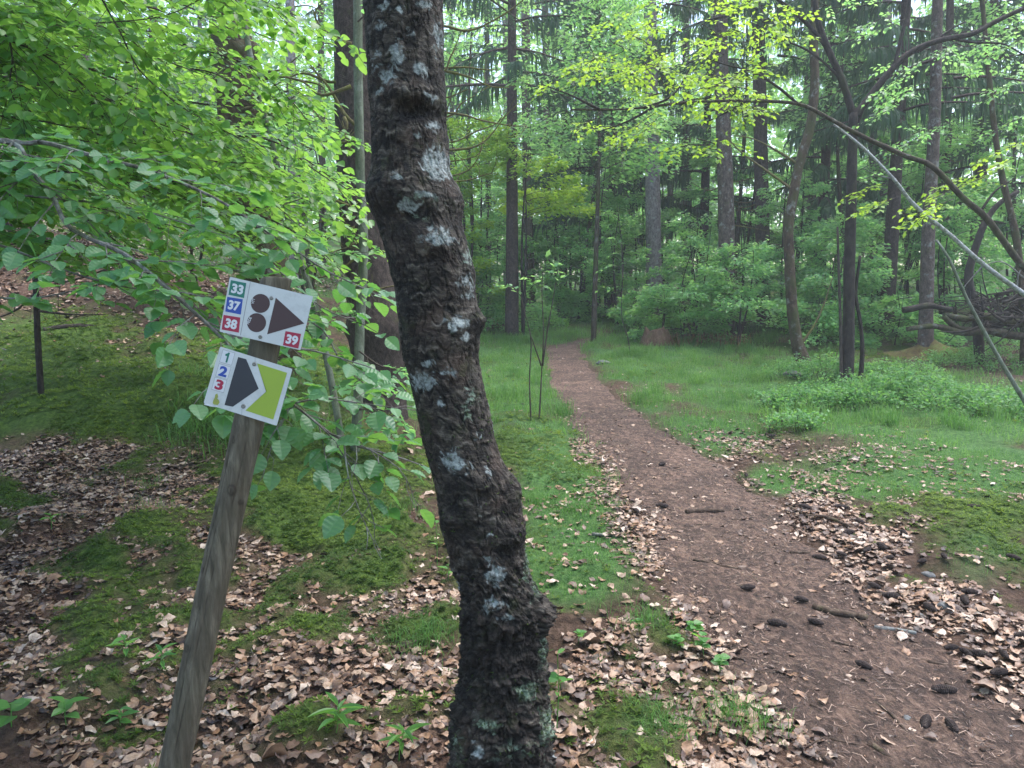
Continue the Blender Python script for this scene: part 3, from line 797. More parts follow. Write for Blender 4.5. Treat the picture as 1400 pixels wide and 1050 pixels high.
# the leaning tree's and the near beeches' crowns, high over the path and the post
def high_crown(o, top, rad, hgt, n, mat, twmat, z0):
    """limbs leaving the stem and leaf clumps round their ends"""
    tw, lf = MB(), MB(); P, T = [], []
    for q in range(16):
        a = q * 2.4 + rng.normal(0, .3); zz0 = rng.uniform(0, .75) * hgt; L = rad * rng.uniform(.5, 1.05) * (1 - .4 * zz0 / hgt)
        st = top + UP * zz0; D = np.array([math.cos(a), math.sin(a), 0]); t = np.linspace(0, 1, 7)[:, None]
        c = st + D * L * t + UP * (0.5 * L * t - 0.25 * L * t ** 2) + rng.normal(0, .05, (7, 3)) * t; tube(tw, c, np.linspace(.03, .006, 7), 6, .1)
        m = n // 16; f = rng.beta(2.2, 1.2, m); k = np.clip((f * 6).astype(int), 0, 5)
        P.append(c[k] + (c[k + 1] - c[k]) * (f * 6 - k)[:, None] + rng.normal(0, 1, (m, 3)) * [.38, .38, .16]); T.append(np.broadcast_to(D, (m, 3)) + rng.normal(0, .7, (m, 3)))
    tube(tw, np.array([top - UP * .4, top + UP * hgt * .5, top + UP * hgt]), [.07, .05, .015], 8, .1)
    P, T = np.concatenate(P), np.concatenate(T); k = P[:, 2] > z0; px, py, d = proj(P); k &= ~((py > -60) & (d > 0.3) & (px > -40) & (px < 1440)); P, T = P[k], T[k]
    leaves(lf, P, nrm(T - UP * .2), nrm(UP + rng.normal(0, .35, P.shape)), rng.uniform(.06, .1, len(P)), LEAF_LO, np.clip(rng.normal(.5, .2, len(P)), 0, 1))
    return tw, lf


tip = C[0]
lean = nrm(C[0] - C[400])
tw, lf = high_crown(tree, tip + lean * 1.6, 2.8, 2.6, 11000, None, None, 3.0)
tube(tw, np.array([tip - lean * .05, tip + lean * .8, tip + lean * 1.8]), [Rr[0] * .97, Rr[0] * .85, .08], 20, .08, 6)
MB().absorb(tw, 0).absorb(lf, 1).build('crown', [M['branch_grey'], M['beech_far']], tree, smooth=True, loc=tree.location)

# ------------------------------------------------------------------ the signpost
DP = 2.05; HW = 20.6 * DP / F
sp = thing('signpost', hit0(216, 1165), 'leaning round wooden post carrying two small white trail signs', 'signpost')


def wood_mat():
    m, nt, p = node_mat('weathered_post_wood'); n = NT(nt)
    vec = n.coord(1, 1, 0.10)
    wv = n.node('ShaderNodeTexWave', wave_type='RINGS', rings_direction='X'); wv.inputs['Scale'].default_value = 9
    wv.inputs['Distortion'].default_value = 9; wv.inputs['Detail'].default_value = 4; wv.inputs['Detail Scale'].default_value = 2.2
    n.link(n.coord(1, 1, 0.16), wv.inputs['Vector'])
    g_ = n.noise(vec, 70, 5, 0.7, 0.5)
    c = n.ramp(g_, [(0.3, (0.045, 0.038, 0.026)), (0.5, (0.115, 0.097, 0.07)), (0.7, (0.195, 0.168, 0.125))])
    c = n.mix(n.math('MULTIPLY', wv.outputs['Fac'], 0.5), c, (0.055, 0.043, 0.03))
    c = n.mix(n.math('MULTIPLY', n.g(n.noise(n.coord(1, 1, .4), 7, 4), 0.5, 0.7), 0.5), c, (0.06, 0.058, 0.035))
    c = n.mix(n.attr('knot'), c, (0.022, 0.014, 0.01))
    n.link(c, p.inputs['Base Color']); p.inputs['Roughness'].default_value = 0.75; p.inputs['Specular IOR Level'].default_value = 0.25
    n.bump(n.math('ADD', g_, n.math('MULTIPLY', wv.outputs['Fac'], 0.4)), p, 0.004)
    return m


M['post'] = wood_mat()
ys_ = np.concatenate([[380.2, 380.5, 381.5, 384], np.arange(388, 1240, 2.6)])
cxp = np.interp(ys_, [380, 480, 600, 800, 1050, 1240], [377.5, 361, 335.5, 291, 238, 198])
rp = np.full(len(ys_), HW); rp[:4] = HW * np.array([0.02, 0.86, 0.96, 0.99])
NSP = 90; th = np.linspace(0, 2 * np.pi, NSP, endpoint=False); T2, Y2 = np.meshgrid(th, ys_)
C2 = unproj(cxp, ys_, np.full(len(ys_), DP))
dd = 0.0016 * (fbm(np.sin(T2) * 9, np.cos(T2) * 9, Y2 * 0.012, 131, 4) - 0.5) * 2 + 0.0022 * (fbm(np.sin(T2) * 1.5, np.cos(T2) * 1.5, Y2 * 0.02, 133, 3) - 0.5)
pxp = cxp[:, None] + 20.6 * np.sin(T2)
kn = np.zeros_like(pxp)
for (kx, ky, rx, ry) in [(324, 667, 7, 9), (326, 668, 4, 5), (333, 685, 3, 4), (262, 880, 5, 6), (300, 690, 3, 4), (283, 775, 3, 6), (255, 875, 4, 3), (326, 600, 3, 6), (296, 660, 3, 7)]:
    r_ = ((pxp - kx) / rx) ** 2 + ((Y2 - ky) / ry) ** 2
    kn = np.maximum(kn, 0.75 * np.exp(-(np.sqrt(r_) - 0.7) ** 2 / 0.06) * (np.cos(T2) > 0)); kn = np.maximum(kn, 0.5 * np.exp(-r_ * 1.5) * (np.cos(T2) > 0))
    dd = dd + 0.0018 * np.exp(-r_) * (np.cos(T2) > 0)
for (cx0, y0, y1, wob) in [(8, 590, 700, 1), (-6, 700, 980, 2), (3, 760, 1040, 3), (-12, 600, 800, 4)]:   # drying cracks
    line = cx0 + 3 * (noise(ys_ * 0.03, 0, wob, 137) - 0.5)
    cr = np.exp(-((pxp - cxp[:, None] - line[:, None]) / 0.55) ** 2) * (np.cos(T2) > 0) * (ss(y0, y0 + 25, Y2) * (1 - ss(y1 - 25, y1, Y2)))
    dd = dd - 0.002 * cr; kn = np.maximum(kn, cr * 0.8)
V = C2[:, None] + (rp[:, None] + dd * (rp[:, None] > HW * .9))[..., None] * (np.sin(T2)[..., None] * RGT - np.cos(T2)[..., None] * FWD)
ng, ns = V.shape[:2]; i = np.arange(ng - 1)[:, None]; j = np.arange(ns)[None]; k = (j + 1) % ns
mb = MB(); mb.add(V, np.stack([i * ns + j, (i + 1) * ns + j, (i + 1) * ns + k, i * ns + k], -1))
mb.build('post', M['post'], sp, smooth=True, loc=sp.location, masks={'knot': np.clip(kn, 0, 1).ravel()})

M['sign_white'] = plain('weathered_white_sign', (0.48, 0.49, 0.495), 0.4, 0.5, wear=0.5, wscale=38)
M['paper'] = plain('white_sticker', (0.56, 0.56, 0.59), 0.5, 0.4, wear=0.15)
M['s_green'] = plain('green_sticker', (0.008, 0.14, 0.10), 0.4)
M['s_blue'] = plain('blue_sticker', (0.012, 0.05, 0.30), 0.4)
M['s_red'] = plain('red_sticker', (0.30, 0.008, 0.04), 0.4)
M['s_line'] = plain('grey_line', (0.2, 0.2, 0.22), 0.5)
M['s_brown'] = plain('brown_print', (0.042, 0.014, 0.014), 0.35, wear=0.15)
M['s_black'] = plain('black_print', (0.014, 0.015, 0.024), 0.35, wear=0.1)
M['s_lime'] = plain('lime_print', (0.25, 0.34, 0.03), 0.4, wear=0.12)
M['s_gold'] = plain('worn_yellow_sticker', (0.26, 0.28, 0.05), 0.5, wear=0.4)
M['steel'] = plain('dull_steel', (0.22, 0.21, 0.19), 0.45, 0.5, 0.8, wear=0.5, wscale=200)
DB = DP - HW - 0.003


def crop(c, n=0.0):
    c = np.asarray(c, float)
    return unproj(260 + c[..., 0] / 4.375, 360 + c[..., 1] / 4.375, np.full(c.shape[:-1], DB - n))


def prism(mb, c, n0, n1):
    """flat outline (photo-crop units, any order round) with thickness from n0 to n1 in front of the board plane"""
    c = np.asarray(c, float); m = len(c); a, b = crop(c, n0), crop(c, n1)
    cen = c.mean(0)
    X = np.concatenate([a, b, [crop(cen, n1)], [crop(cen, n0)]])
    j = np.arange(m); k = (j + 1) % m
    mb.add(X, np.stack([j, k, m + k, m + j], 1), np.concatenate([np.stack([m + j, m + k, np.full(m, 2 * m)], 1), np.stack([k, j, np.full(m, 2 * m + 1)], 1)]))


def flat(name, c, n1, mat, parent, n0=0.0):
    mb = MB(); prism(mb, c, n0, n1); return mb.build(name, mat, parent, loc=sp.location)


def rounded(c, r=9):
    c = np.asarray(c, float); out = []
    for i in range(len(c)):
        p, a, b = c[i], c[i - 1], c[(i + 1) % len(c)]
        u, v = (a - p) / np.linalg.norm(a - p), (b - p) / np.linalg.norm(b - p)
        for t in (0, .25, .5, .75, 1):
            out.append(p + u * r * (1 - t) ** 2 + v * r * t ** 2)
    return np.array(out)


def board(c):
    return flat('sign_board', rounded(c, 8), 0.003, M['sign_white'], sp, -0.001)


def circle(cx, cy_, r, n=40):
    t = np.linspace(0, 2 * np.pi, n, endpoint=False); return np.stack([cx + r * np.cos(t), cy_ + r * np.sin(t)], 1)


def words_on(s, cx, cy_, w_, h_, ang, n1, mat, parent, bold=0.03):
    cu = bpy.data.curves.new('number', 'FONT'); cu.body = s; cu.offset = bold; cu.resolution_u = 6
    o = bpy.data.objects.new('number', cu); COL.objects.link(o)
    bpy.context.view_layer.update()
    me = bpy.data.meshes.new_from_object(o.evaluated_get(bpy.context.evaluated_depsgraph_get()))
    bpy.data.objects.remove(o); bpy.data.curves.remove(cu)
    co = np.array([v.co[:] for v in me.vertices]); lo, hi = co.min(0), co.max(0)
    q = (co[:, :2] - (lo + hi)[:2] / 2) / (hi - lo)[:2] * [w_, h_]
    c, s_ = math.cos(ang), math.sin(ang)
    P = crop(np.stack([cx + q[:, 0] * c + q[:, 1] * s_, cy_ + q[:, 0] * s_ - q[:, 1] * c], 1), n1) - np.array(sp.location)
    me.vertices.foreach_set('co', P.astype(np.float32).ravel()); me.update(); me.materials.append(mat)
    ob = bpy.data.objects.new('number', me); COL.objects.link(ob); ob.parent = parent; return ob


def screw(cx, cy_, r, parent):
    mb = MB(); ring = [(1.0, 0.0), (0.95, 0.0012), (0.7, 0.0022), (0.35, 0.0026), (0.3, 0.0016), (0.01, 0.0016)]
    prev = []
    for (f, h) in ring: prev.append(crop(circle(cx, cy_, r * f, 16), 0.003 + h))
    X = np.concatenate(prev); i = np.arange(len(ring) - 1)[:, None]; j = np.arange(16)[None]; k = (j + 1) % 16
    mb.add(X, np.stack([i * 16 + j, i * 16 + k, (i + 1) * 16 + k, (i + 1) * 16 + j], -1).reshape(-1, 4))
    mb.build('screw', M['steel'], parent, smooth=True, loc=sp.location)


A1 = math.radians(11.5)
b1 = board([(238, 80), (735, 198), (660, 520), (175, 408)]); b1['label'] = 'upper sign board with brown arrow and discs'
N1, N2, N3 = 0.0034, 0.0038, 0.0042
flat('dividing_line', [(358, 112), (361.5, 113), (302, 432), (298.5, 431)], N1, M['s_line'], b1)
for (c, s, cx, cy_, mt) in [([(243, 100), (336, 118), (322, 208), (229, 188)], '33', 283, 154, 's_green'), ([(222, 200), (315, 215), (303, 307), (210, 288)], '37', 263, 253, 's_blue'),
                            ([(200, 308), (300, 324), (291, 415), (188, 396)], '38', 245, 362, 's_red'), ([(570, 405), (663, 422), (647, 510), (555, 490)], '39', 609, 458, 's_red')]:
    flat('number_tile', c, N1, M[mt], b1)
    words_on(s, cx, cy_, 71, 58, A1, N2, M['paper'], b1, 0.045)
for (cx, cy_, s, ta, tx, ty, tw) in [(420, 240, 'VTT', -1.32, 377, 226, 33), (397, 355, 'PEDE', -1.15, 353, 342, 44)]:
    flat('disc', circle(cx, cy_, 57, 48), N1, M['s_brown'], b1)
    words_on(s, tx, ty, tw, 16, ta, N2, M['paper'], b1, 0.02)
flat('arrow', [(512, 205), (683, 360), (460, 425)], N1, M['s_brown'], b1)
screw(486, 208, 12, b1); screw(419, 440, 12, b1)
A2 = math.radians(16)
b2 = board([(180, 497), (612, 632), (518, 972), (80, 835)]); b2['label'] = 'lower sign board with black pentagon on lime green'
for (s, cx, cy_, mt, w_) in [('1', 222, 563, 's_green', 27), ('2', 198, 647, 's_blue', 50), ('3', 174, 727, 's_red', 48)]:
    ca, sa = math.cos(A2), math.sin(A2)
    sq = [(cx + x * ca - y * sa + (-4 if False else 0), cy_ + x * sa + y * ca) for x, y in ((-36, -37), (36, -37), (36, 37), (-36, 37))]
    sq2 = [(cx + x * ca - y * sa, cy_ + x * sa + y * ca) for x, y in ((-38, -39), (38, -39), (38, 39), (-38, 39))]
    flat('number_tile', sq2, N1, M['s_line'], b2).data.name = 'tile_edge'
    flat('number_tile', sq, 0.0036, M['paper'], b2)
    if s == '1':
        one = [(-3, 31), (8, 31), (8, -31), (-1, -31), (-6, -23), (-16, -17), (-16, -7), (-3, -12)]
        flat('number', [(cx + x * ca - y * sa, cy_ + x * sa + y * ca) for x, y in one], 0.0040, M[mt], b2)
    else: words_on(s, cx, cy_, w_, 62, A2, 0.0040, M[mt], b2, 0.045)
flat('torn_sticker', [(150, 785), (163, 778), (168, 800), (160, 806), (172, 818), (176, 832), (165, 848), (142, 845), (134, 836), (140, 815), (146, 806)], N1, M['s_gold'], b2)
flat('paper_scrap', [(86, 838), (105, 842), (128, 846), (150, 856), (160, 852), (166, 860), (130, 858), (84, 846)], 0.0036, M['paper'], b2, 0.0)
flat('pentagon', [(287, 560), (335, 573), (410, 750), (255, 858), (205, 848)], N1, M['s_black'], b2)
flat('lime_panel', [(400, 598), (580, 655), (497, 935), (330, 880), (460, 768)], N1, M['s_lime'], b2)
screw(383, 603, 13, b2); screw(318, 855, 14, b2)
for (a, b) in [((388, 560), (387, 592)), ((309, 870), (307, 912))]:
    flat('crack_line', [(a[0], a[1]), (a[0] + 2, a[1]), (b[0] + 2, b[1]), (b[0], b[1])], N1, M['s_line'], b2)


# ------------------------------------------------------------------ broadleaf sprays
def spray(tw, lf, line, r0, r1, gap=0.09, tl=(0.2, 0.5), lgap=0.042, ls=(0.06, 0.095), tm=LEAF_MID, droop=0.18, var=(0.5, 0.2), start=0.1, filt=None, seg=6, bare=0.0, nflat=0.32):
    """a branch (tw) with alternate twigs in a flat plane and alternate leaves on them (lf)"""
    L = smooth_line(line, 0.05); m = len(L)
    tube(tw, L, np.linspace(r0, r1, m), seg, 0.12, 20)
    seglen = np.linalg.norm(np.diff(L, axis=0), axis=1); s = np.concatenate([[0], np.cumsum(seglen)]); tot = s[-1]
    pos, side = start * tot, 1
    LP, LT, LN = [], [], []

    def twig(p0, d0, ln, depth, rr):
        nonlocal LP, LT, LN
        k = max(3, int(ln / 0.05)); t = np.linspace(0, 1, k)[:, None]
        c = p0 + d0 * ln * t - UP * droop * ln * t ** 2 + rng.normal(0, 0.008, (k, 3)) * t
        tube(tw, c, np.linspace(rr, 0.0009, k), 4, cap=False)
        sd_ = 1; q = 0.05 * rng.uniform(0.5, 1.5)
        while q < ln:
            if rng.random() > bare:
                f = q / ln; j = min(k - 2, int(f * (k - 1))); p = c[j] + (c[j + 1] - c[j]) * (f * (k - 1) - j)
                dirn = nrm(c[j + 1] - c[j]); lat = nrm(np.cross(dirn, UP))
                d = nrm(dirn * 0.7 + lat * sd_ * 0.75 + rng.normal(0, 0.16, 3) - UP * 0.10)
                LP.append(p + d * 0.008); LT.append(d); LN.append(nrm(UP + rng.normal(0, nflat, 3)))
            sd_ = -sd_; q += lgap * rng.uniform(0.7, 1.35)
            if depth == 0 and ln > 0.28 and rng.random() < 0.35:
                lat = nrm(np.cross(d0, UP)); dd_ = nrm(d0 * 0.7 + lat * sd_ * 0.7 + rng.normal(0, 0.15, 3))
                f = min(0.98, q / ln); p = c[min(k - 1, int(f * (k - 1)))]
                twig(p, dd_, ln * rng.uniform(0.3, 0.55), 1, rr * 0.6)
        LP.append(c[-1]); LT.append(nrm(c[-1] - c[-2] - UP * 0.01)); LN.append(nrm(UP + rng.normal(0, 0.3, 3)))

    while pos < tot:
        j = min(m - 2, int(np.searchsorted(s, pos)) - 1); j = max(0, j)
        T = nrm(L[j + 1] - L[j]); lat = np.cross(T, UP)
        lat = nrm(lat + rng.normal(0, 0.12, 3)) if np.linalg.norm(lat) > 0.2 else nrm(rng.normal(0, 1, 3) * [1, 1, .1])
        f = pos / tot
        twig(L[j], nrm(T * 0.65 + lat * side * rng.uniform(0.5, 1.0) + UP * rng.normal(0.05, 0.15)), rng.uniform(*tl) * (1.15 - 0.6 * f), 0, max(0.0016, (r0 + (r1 - r0) * f) * 0.5))
        side = -side; pos += gap * rng.uniform(0.6, 1.4)
    twig(L[-1], nrm(L[-1] - L[-2]), tl[0] * 0.8, 0, r1)
    P, T, N = np.array(LP), np.array(LT), np.array(LN)
    if filt is not None:
        k = filt(P + T * 0.04); P, T, N = P[k], T[k], N[k]
    n = len(P)
    leaves(lf, P, T, N, rng.uniform(*ls, n), tm, np.clip(rng.normal(var[0], var[1], n), 0, 1))
    return n


def clear_sign(P):
    px, py, d = proj(P)
    k = ~((px > 225) & (px < 440) & (py > 365) & (py < 1050) & (d < DP + 0.12))
    k &= ~((px > 292) & (px < 348) & (py > 50) & (py < 175) & (rng.random(len(px)) < .7))
    k &= ~((np.abs(px - 600) < 130) & (d < DT + 0.16))
    return k & (d > 1.5)


def finish_tree(root, tw, lf, twmat, lfmat, lfname='crown', smooth=True):
    """twigs and leaves together make the crown"""
    MB().absorb(tw, 0).absorb(lf, 1).build(lfname, [twmat, lfmat], root, smooth=smooth, loc=root.location)


# near beech whose trunk stands just out of the photo; its boughs reach across
bt = thing('beech_tree', (-2.75, 3.0, float(Hf(-2.75, 3.0))), 'near beech bough of large pale green leaves reaching behind the trail signs', 'tree')
tr = MB(); tube(tr, smooth_line([(-2.75, 3.0, -0.2), (-2.72, 3.02, 1.5), (-2.8, 3.05, 3.2), (-2.7, 3.1, 5.5)], 0.1), np.linspace(0.13, 0.06, len(smooth_line([(-2.75, 3.0, -0.2), (-2.72, 3.02, 1.5), (-2.8, 3.05, 3.2), (-2.7, 3.1, 5.5)], 0.1))), 16, 0.08, 6)
tr.build('trunk', M['branch_grey'], bt, smooth=True, loc=bt.location)
tw, lf = MB(), MB()
nl = 0
for (line, r0, r1, kw) in [
    ([(-160, 175, 3.0), (18, 195, 2.9), (60, 195, 2.9), (130, 214, 2.85), (200, 232, 2.8), (260, 255, 2.75), (310, 280, 2.7), (350, 308, 2.65)], 0.013, 0.004, {}),
    ([(-60, 190, 2.95), (18, 195, 2.9), (42, 232, 2.85), (70, 265, 2.8), (90, 305, 2.75), (120, 325, 2.7), (173, 349, 2.65), (235, 400, 2.55), (290, 449, 2.5), (350, 510, 2.45), (418, 566, 2.4), (470, 603, 2.4), (545, 625, 2.4)], 0.014, 0.003, dict(start=0.3)),
    ([(290, 449, 2.5), (360, 470, 2.5), (430, 480, 2.55), (500, 500, 2.6)], 0.005, 0.002, dict(tl=(.15, .32))),
    ([(418, 566, 2.4), (450, 595, 2.38), (480, 640, 2.34), (505, 690, 2.32), (512, 720, 2.3)], 0.003, 0.0015, dict(tl=(.08, .16), gap=0.06, start=.3)),
    ([(470, 603, 2.36), (476, 650, 2.3), (492, 700, 2.26), (510, 738, 2.24)], 0.003, 0.0015, dict(tl=(.07, .15), gap=0.045, start=.1)),
    ([(445, 590, 2.4), (500, 612, 2.34), (545, 640, 2.3), (562, 668, 2.3)], 0.003, 0.0015, dict(tl=(.07, .16), gap=0.05, start=.1)),
    ([(400, 552, 2.4), (440, 545, 2.4), (500, 552, 2.42), (560, 560, 2.45)], 0.003, 0.0015, dict(tl=(.08, .2), gap=0.06)),
    ([(395, 560, 2.4), (375, 600, 2.32), (362, 640, 2.28)], 0.003, 0.0015, dict(tl=(.06, .12), gap=0.05)),
    ([(400, 552, 2.4), (385, 575, 2.3), (372, 595, 2.25)], 0.003, 0.0015, dict(tl=(.06, .12), gap=0.05)),
    ([(-120, 300, 2.8), (0, 335, 2.7), (90, 370, 2.6), (170, 392, 2.55), (250, 400, 2.5)], 0.008, 0.002, dict(tl=(.15, .4))),
    ([(-120, 395, 2.7), (20, 408, 2.6), (90, 400, 2.55), (150, 385, 2.5)], 0.006, 0.002, dict(tl=(.12, .3))),
    ([(150, 345, 2.7), (210, 375, 2.65), (250, 420, 2.6), (240, 470, 2.5)], 0.004, 0.0015, dict(tl=(.1, .25))),
    ([(350, 308, 2.65), (400, 340, 2.7), (450, 372, 2.7), (510, 400, 2.75)], 0.004, 0.002, dict(tl=(.12, .34))),
    ([(300, 330, 2.9), (380, 370, 2.9), (440, 420, 2.9), (500, 445, 2.9)], 0.004, 0.002, dict(tl=(.12, .34))),
    ([(380, 420, 2.7), (440, 450, 2.8), (470, 500, 2.8), (520, 540, 2.8)], 0.004, 0.002, dict(tl=(.1, .28))),
    ([(-100, 255, 3.2), (60, 270, 3.1), (180, 285, 3.0), (300, 320, 2.9)], 0.007, 0.002, {})]:
    ln3 = bend(line, 2.7)
    if line[0][0] < -50: ln3 = np.vstack([[[-2.72, 3.02, ln3[0][2] + .1]], ln3])
    nl += spray(tw, lf, ln3, r0, r1, tm=LEAF_HI, filt=clear_sign, gap=kw.pop('gap', 0.09), lgap=0.038, ls=(0.05, 0.082), **kw)
print('near beech leaves', nl)
finish_tree(bt, tw, lf, M['branch_grey'], M['beech_low'], smooth=False)

# second beech: high yellow-green canopy over the upper part of the view
bt2 = thing('beech_tree', (-3.7, 5.0, float(Hf(-3.7, 5.0))), 'beech with backlit yellow green canopy hanging above the mossy bank', 'tree')
tr = MB(); ln = smooth_line([(-3.7, 5.0, -0.2), (-3.72, 5.0, 2), (-3.6, 5.05, 4.5), (-3.5, 5.1, 7)], 0.12); tube(tr, ln, np.linspace(0.16, 0.07, len(ln)), 16, 0.08, 5)
tr.build('trunk', M['branch_grey'], bt2, smooth=True, loc=bt2.location)
tw, lf = MB(), MB(); nl = 0
for (line, r0, r1, kw) in [
    ([(-90, -15, 3.3), (20, 12, 3.3), (90, 30, 3.3), (155, 30, 3.3), (230, 20, 3.3), (290, -10, 3.3)], 0.007, 0.002, {}),
    ([(110, -60, 3.4), (140, 0, 3.4), (165, 45, 3.4), (190, 95, 3.45), (240, 140, 3.5), (280, 165, 3.5), (330, 190, 3.5)], 0.009, 0.002, {}),
    ([(-60, 10, 3.2), (0, 38, 3.2), (12, 55, 3.2), (60, 75, 3.3), (120, 120, 3.4), (170, 145, 3.4), (220, 170, 3.5), (300, 195, 3.5)], 0.007, 0.002, {}),
    ([(12, 50, 3.2), (17, 80, 3.2), (14, 120, 3.2), (30, 160, 3.2)], 0.005, 0.0015, {}),
    ([(-120, 100, 3.7), (0, 110, 3.7), (100, 125, 3.8), (220, 160, 3.9), (340, 215, 4.0), (420, 250, 4.0)], 0.009, 0.002, {}),
    ([(-120, 40, 4.2), (60, 60, 4.2), (180, 70, 4.2), (300, 110, 4.2)], 0.009, 0.002, {}),
    ([(200, -60, 3.6), (300, -20, 3.6), (380, 10, 3.6), (450, 45, 3.6)], 0.007, 0.002, {}),
    ([(250, 60, 3.9), (340, 90, 3.9), (400, 140, 4.0), (430, 180, 4.0)], 0.005, 0.002, {}),
    ([(-120, 150, 3.4), (20, 160, 3.4), (120, 180, 3.4), (250, 215, 3.4), (380, 225, 3.4)], 0.006, 0.002, {}),
    ([(-60, 225, 3.7), (60, 232, 3.7), (180, 248, 3.8), (300, 290, 3.9)], 0.006, 0.002, {}),
    ([(-60, 265, 4.2), (80, 275, 4.2), (200, 300, 4.3), (330, 335, 4.4)], 0.006, 0.002, {}),
    ([(-60, 320, 4.0), (60, 330, 4.0), (170, 345, 4.0), (270, 372, 4.1)], 0.006, 0.002, {}),
    ([(-60, 185, 4.6), (90, 190, 4.6), (230, 215, 4.7), (360, 270, 4.8), (430, 330, 4.8)], 0.007, 0.002, {}),
    ([(330, 285, 4.4), (390, 310, 4.4), (440, 345, 4.4), (480, 385, 4.4)], 0.005, 0.002, dict(tl=(.15, .4))),
    ([(380, 190, 4.5), (420, 225, 4.5), (460, 255, 4.5), (490, 300, 4.5)], 0.005, 0.002, dict(tl=(.15, .35)))]:
    ln3 = bend(line, 3.4)
    if line[0][0] < 0 or line[0][1] < -50: ln3 = np.vstack([[[-3.66, 5.03, max(2.6, ln3[0][2] + .5)]], ln3])
    nl += spray(tw, lf, ln3, r0, r1, tm=LEAF_MID, filt=clear_sign, tl=kw.pop('tl', (.25, .6)), droop=0.3, gap=0.06, lgap=0.034, ls=(0.04, 0.068), var=(0.72, 0.22), **kw)
print('second beech leaves', nl)
finish_tree(bt2, tw, lf, M['twig'], M['beech'])

for o_, tp in ((bt, (-2.7, 3.1, 5.3)), (bt2, (-3.5, 5.1, 6.5))):
    tw, lf = high_crown(o_, np.array(tp), 2.8, 2.5, 8500, None, None, 3.2)
    MB().absorb(tw, 0).absorb(lf, 1).build('crown', [M['branch_grey'], M['beech']], o_, smooth=True, loc=o_.location)

# unseen beeches added behind the viewpoint to shade post, trunk and leaf litter
for (tx, ty, zt_, rd_, nn_, lab) in [(-1.4, -3.4, 5.0, 3.2, 9000, 'added beech outside the view whose crown shades the signpost'), (1.5, -1.9, 4.6, 2.6, 10000, 'added beech outside the view whose crown shades the near path')]:
    zb = float(Hf(tx, ty)); o_ = thing('beech_tree', (tx, ty, zb), lab, 'tree')
    mb = MB(); ln = smooth_line([(tx, ty, zb - .2), (tx + .05, ty, zb + 2.2), (tx, ty + .05, zt_)], .15); tube(mb, ln, np.linspace(.16, .075, len(ln)), 14, .08, 5); mb.build('trunk', M['branch_grey'], o_, smooth=True, loc=o_.location)
    tw, lf = high_crown(o_, np.array([tx, ty, zt_]), rd_, 3.2, nn_, None, None, 3.0)
    MB().absorb(tw, 0).absorb(lf, 1).build('crown', [M['branch_grey'], M['beech']], o_, smooth=True, loc=o_.location)

# deeper boughs of two more beeches
for bi, (tx, ty, d0, d1, nb, lab) in enumerate([(-5.6, 6.5, 4.6, 6.8, 20, 'slender beech with dense fresh leaves filling the corner beyond the bank'),
                                                (-7.5, 9.5, 7.0, 10.5, 26, 'leafy beech on the slope with many thin drooping boughs')]):
    b3 = thing('beech_tree', (tx, ty, float(Hf(tx, ty))), lab, 'tree')
    tr = MB(); z0 = float(Hf(tx, ty)); ln = smooth_line([(tx, ty, z0 - 0.2), (tx + .1, ty, z0 + 2), (tx, ty + .1, z0 + 5), (tx + .2, ty, z0 + 8)], 0.15)
    tube(tr, ln, np.linspace(0.15, 0.07, len(ln)), 14, 0.08, 5); tr.build('trunk', M['branch_grey'], b3, smooth=True, loc=b3.location)
    tw, lf = MB(), MB()
    for _ in range(nb):
        d = rng.uniform(d0, d1); x0, y0 = rng.uniform(-120, 180), rng.uniform(-80, 260); ln_ = rng.uniform(200, 380)
        line = [(x0, y0, d), (x0 + ln_ * .33, y0 + rng.uniform(-5, 30), d - .1), (x0 + ln_ * .66, y0 + rng.uniform(15, 70), d), (x0 + ln_, y0 + rng.uniform(30, 120), d + .1)]
        spray(tw, lf, bend(line, d), 0.011, 0.003, gap=0.1, tl=(0.3, 0.75), lgap=0.045, ls=(0.045, 0.075), tm=LEAF_LO if bi else LEAF_MID, droop=0.2, var=(0.55, 0.22), filt=clear_sign, seg=5)
    finish_tree(b3, tw, lf, M['twig'], M['beech'])


# ------------------------------------------------------------------ stems and trunks standing where the photo shows them
def trunk_px(name, pts, w0, w1, mat, label, cat='tree', d=None, seg=14, rough=0.12, rs=5, flare=0.0, group=None, sink=0.25, top=0.0):
    """pts: photo pixels from the foot up; the foot is walked onto the terrain, the rest keeps that distance"""
    f = hit(*pts[0]) if d is None else None
    d = d if d is not None else float((f - EYE) @ FWD)
    P = bend(pts, d)
    P[0] = P[0]
    foot = P[0].copy()
    if top: P = np.vstack([P, P[-1] + nrm(P[-1] - P[-2]) * top])
    drop = max(sink, float(P[0][2] - Hf(P[0][0], P[0][1])) + 0.2)
    dn = nrm(P[1] - P[0]); dn = nrm(dn * [0.4, 0.4, 1]); P = np.vstack([P[0] - dn * drop, P])
    W = np.linspace(w0, w1, len(pts)) * d / F / 2 * (0.92 if d > 12 else 1)
    W = np.concatenate([[W[0]], W] + ([[W[-1] * 0.6]] if top else []))
    Q = smooth_line(np.hstack([P, W[:, None]]), 0.12 if d > 6 else 0.05)
    r = Q[:, 3].copy()
    if flare:
        hgt = np.linalg.norm(Q[:, :3] - foot, axis=1); r = r * (1 + flare * np.exp(-hgt / 0.25))
    o = thing(name, foot, label, cat, group)
    mb = MB(); tube(mb, Q[:, :3], r, seg, rough, rs, seed=int(pts[0][0]) % 97 + 5)
    mb.build('trunk', mat, o, smooth=True, loc=foot)
    return o, d


def add_branch(mb, pts, d, r0, r1, seg=6, rough=0.2):
    L = smooth_line(bend(pts, d), 0.08); tube(mb, L, np.linspace(r0, r1, len(L)), seg, rough, 12)


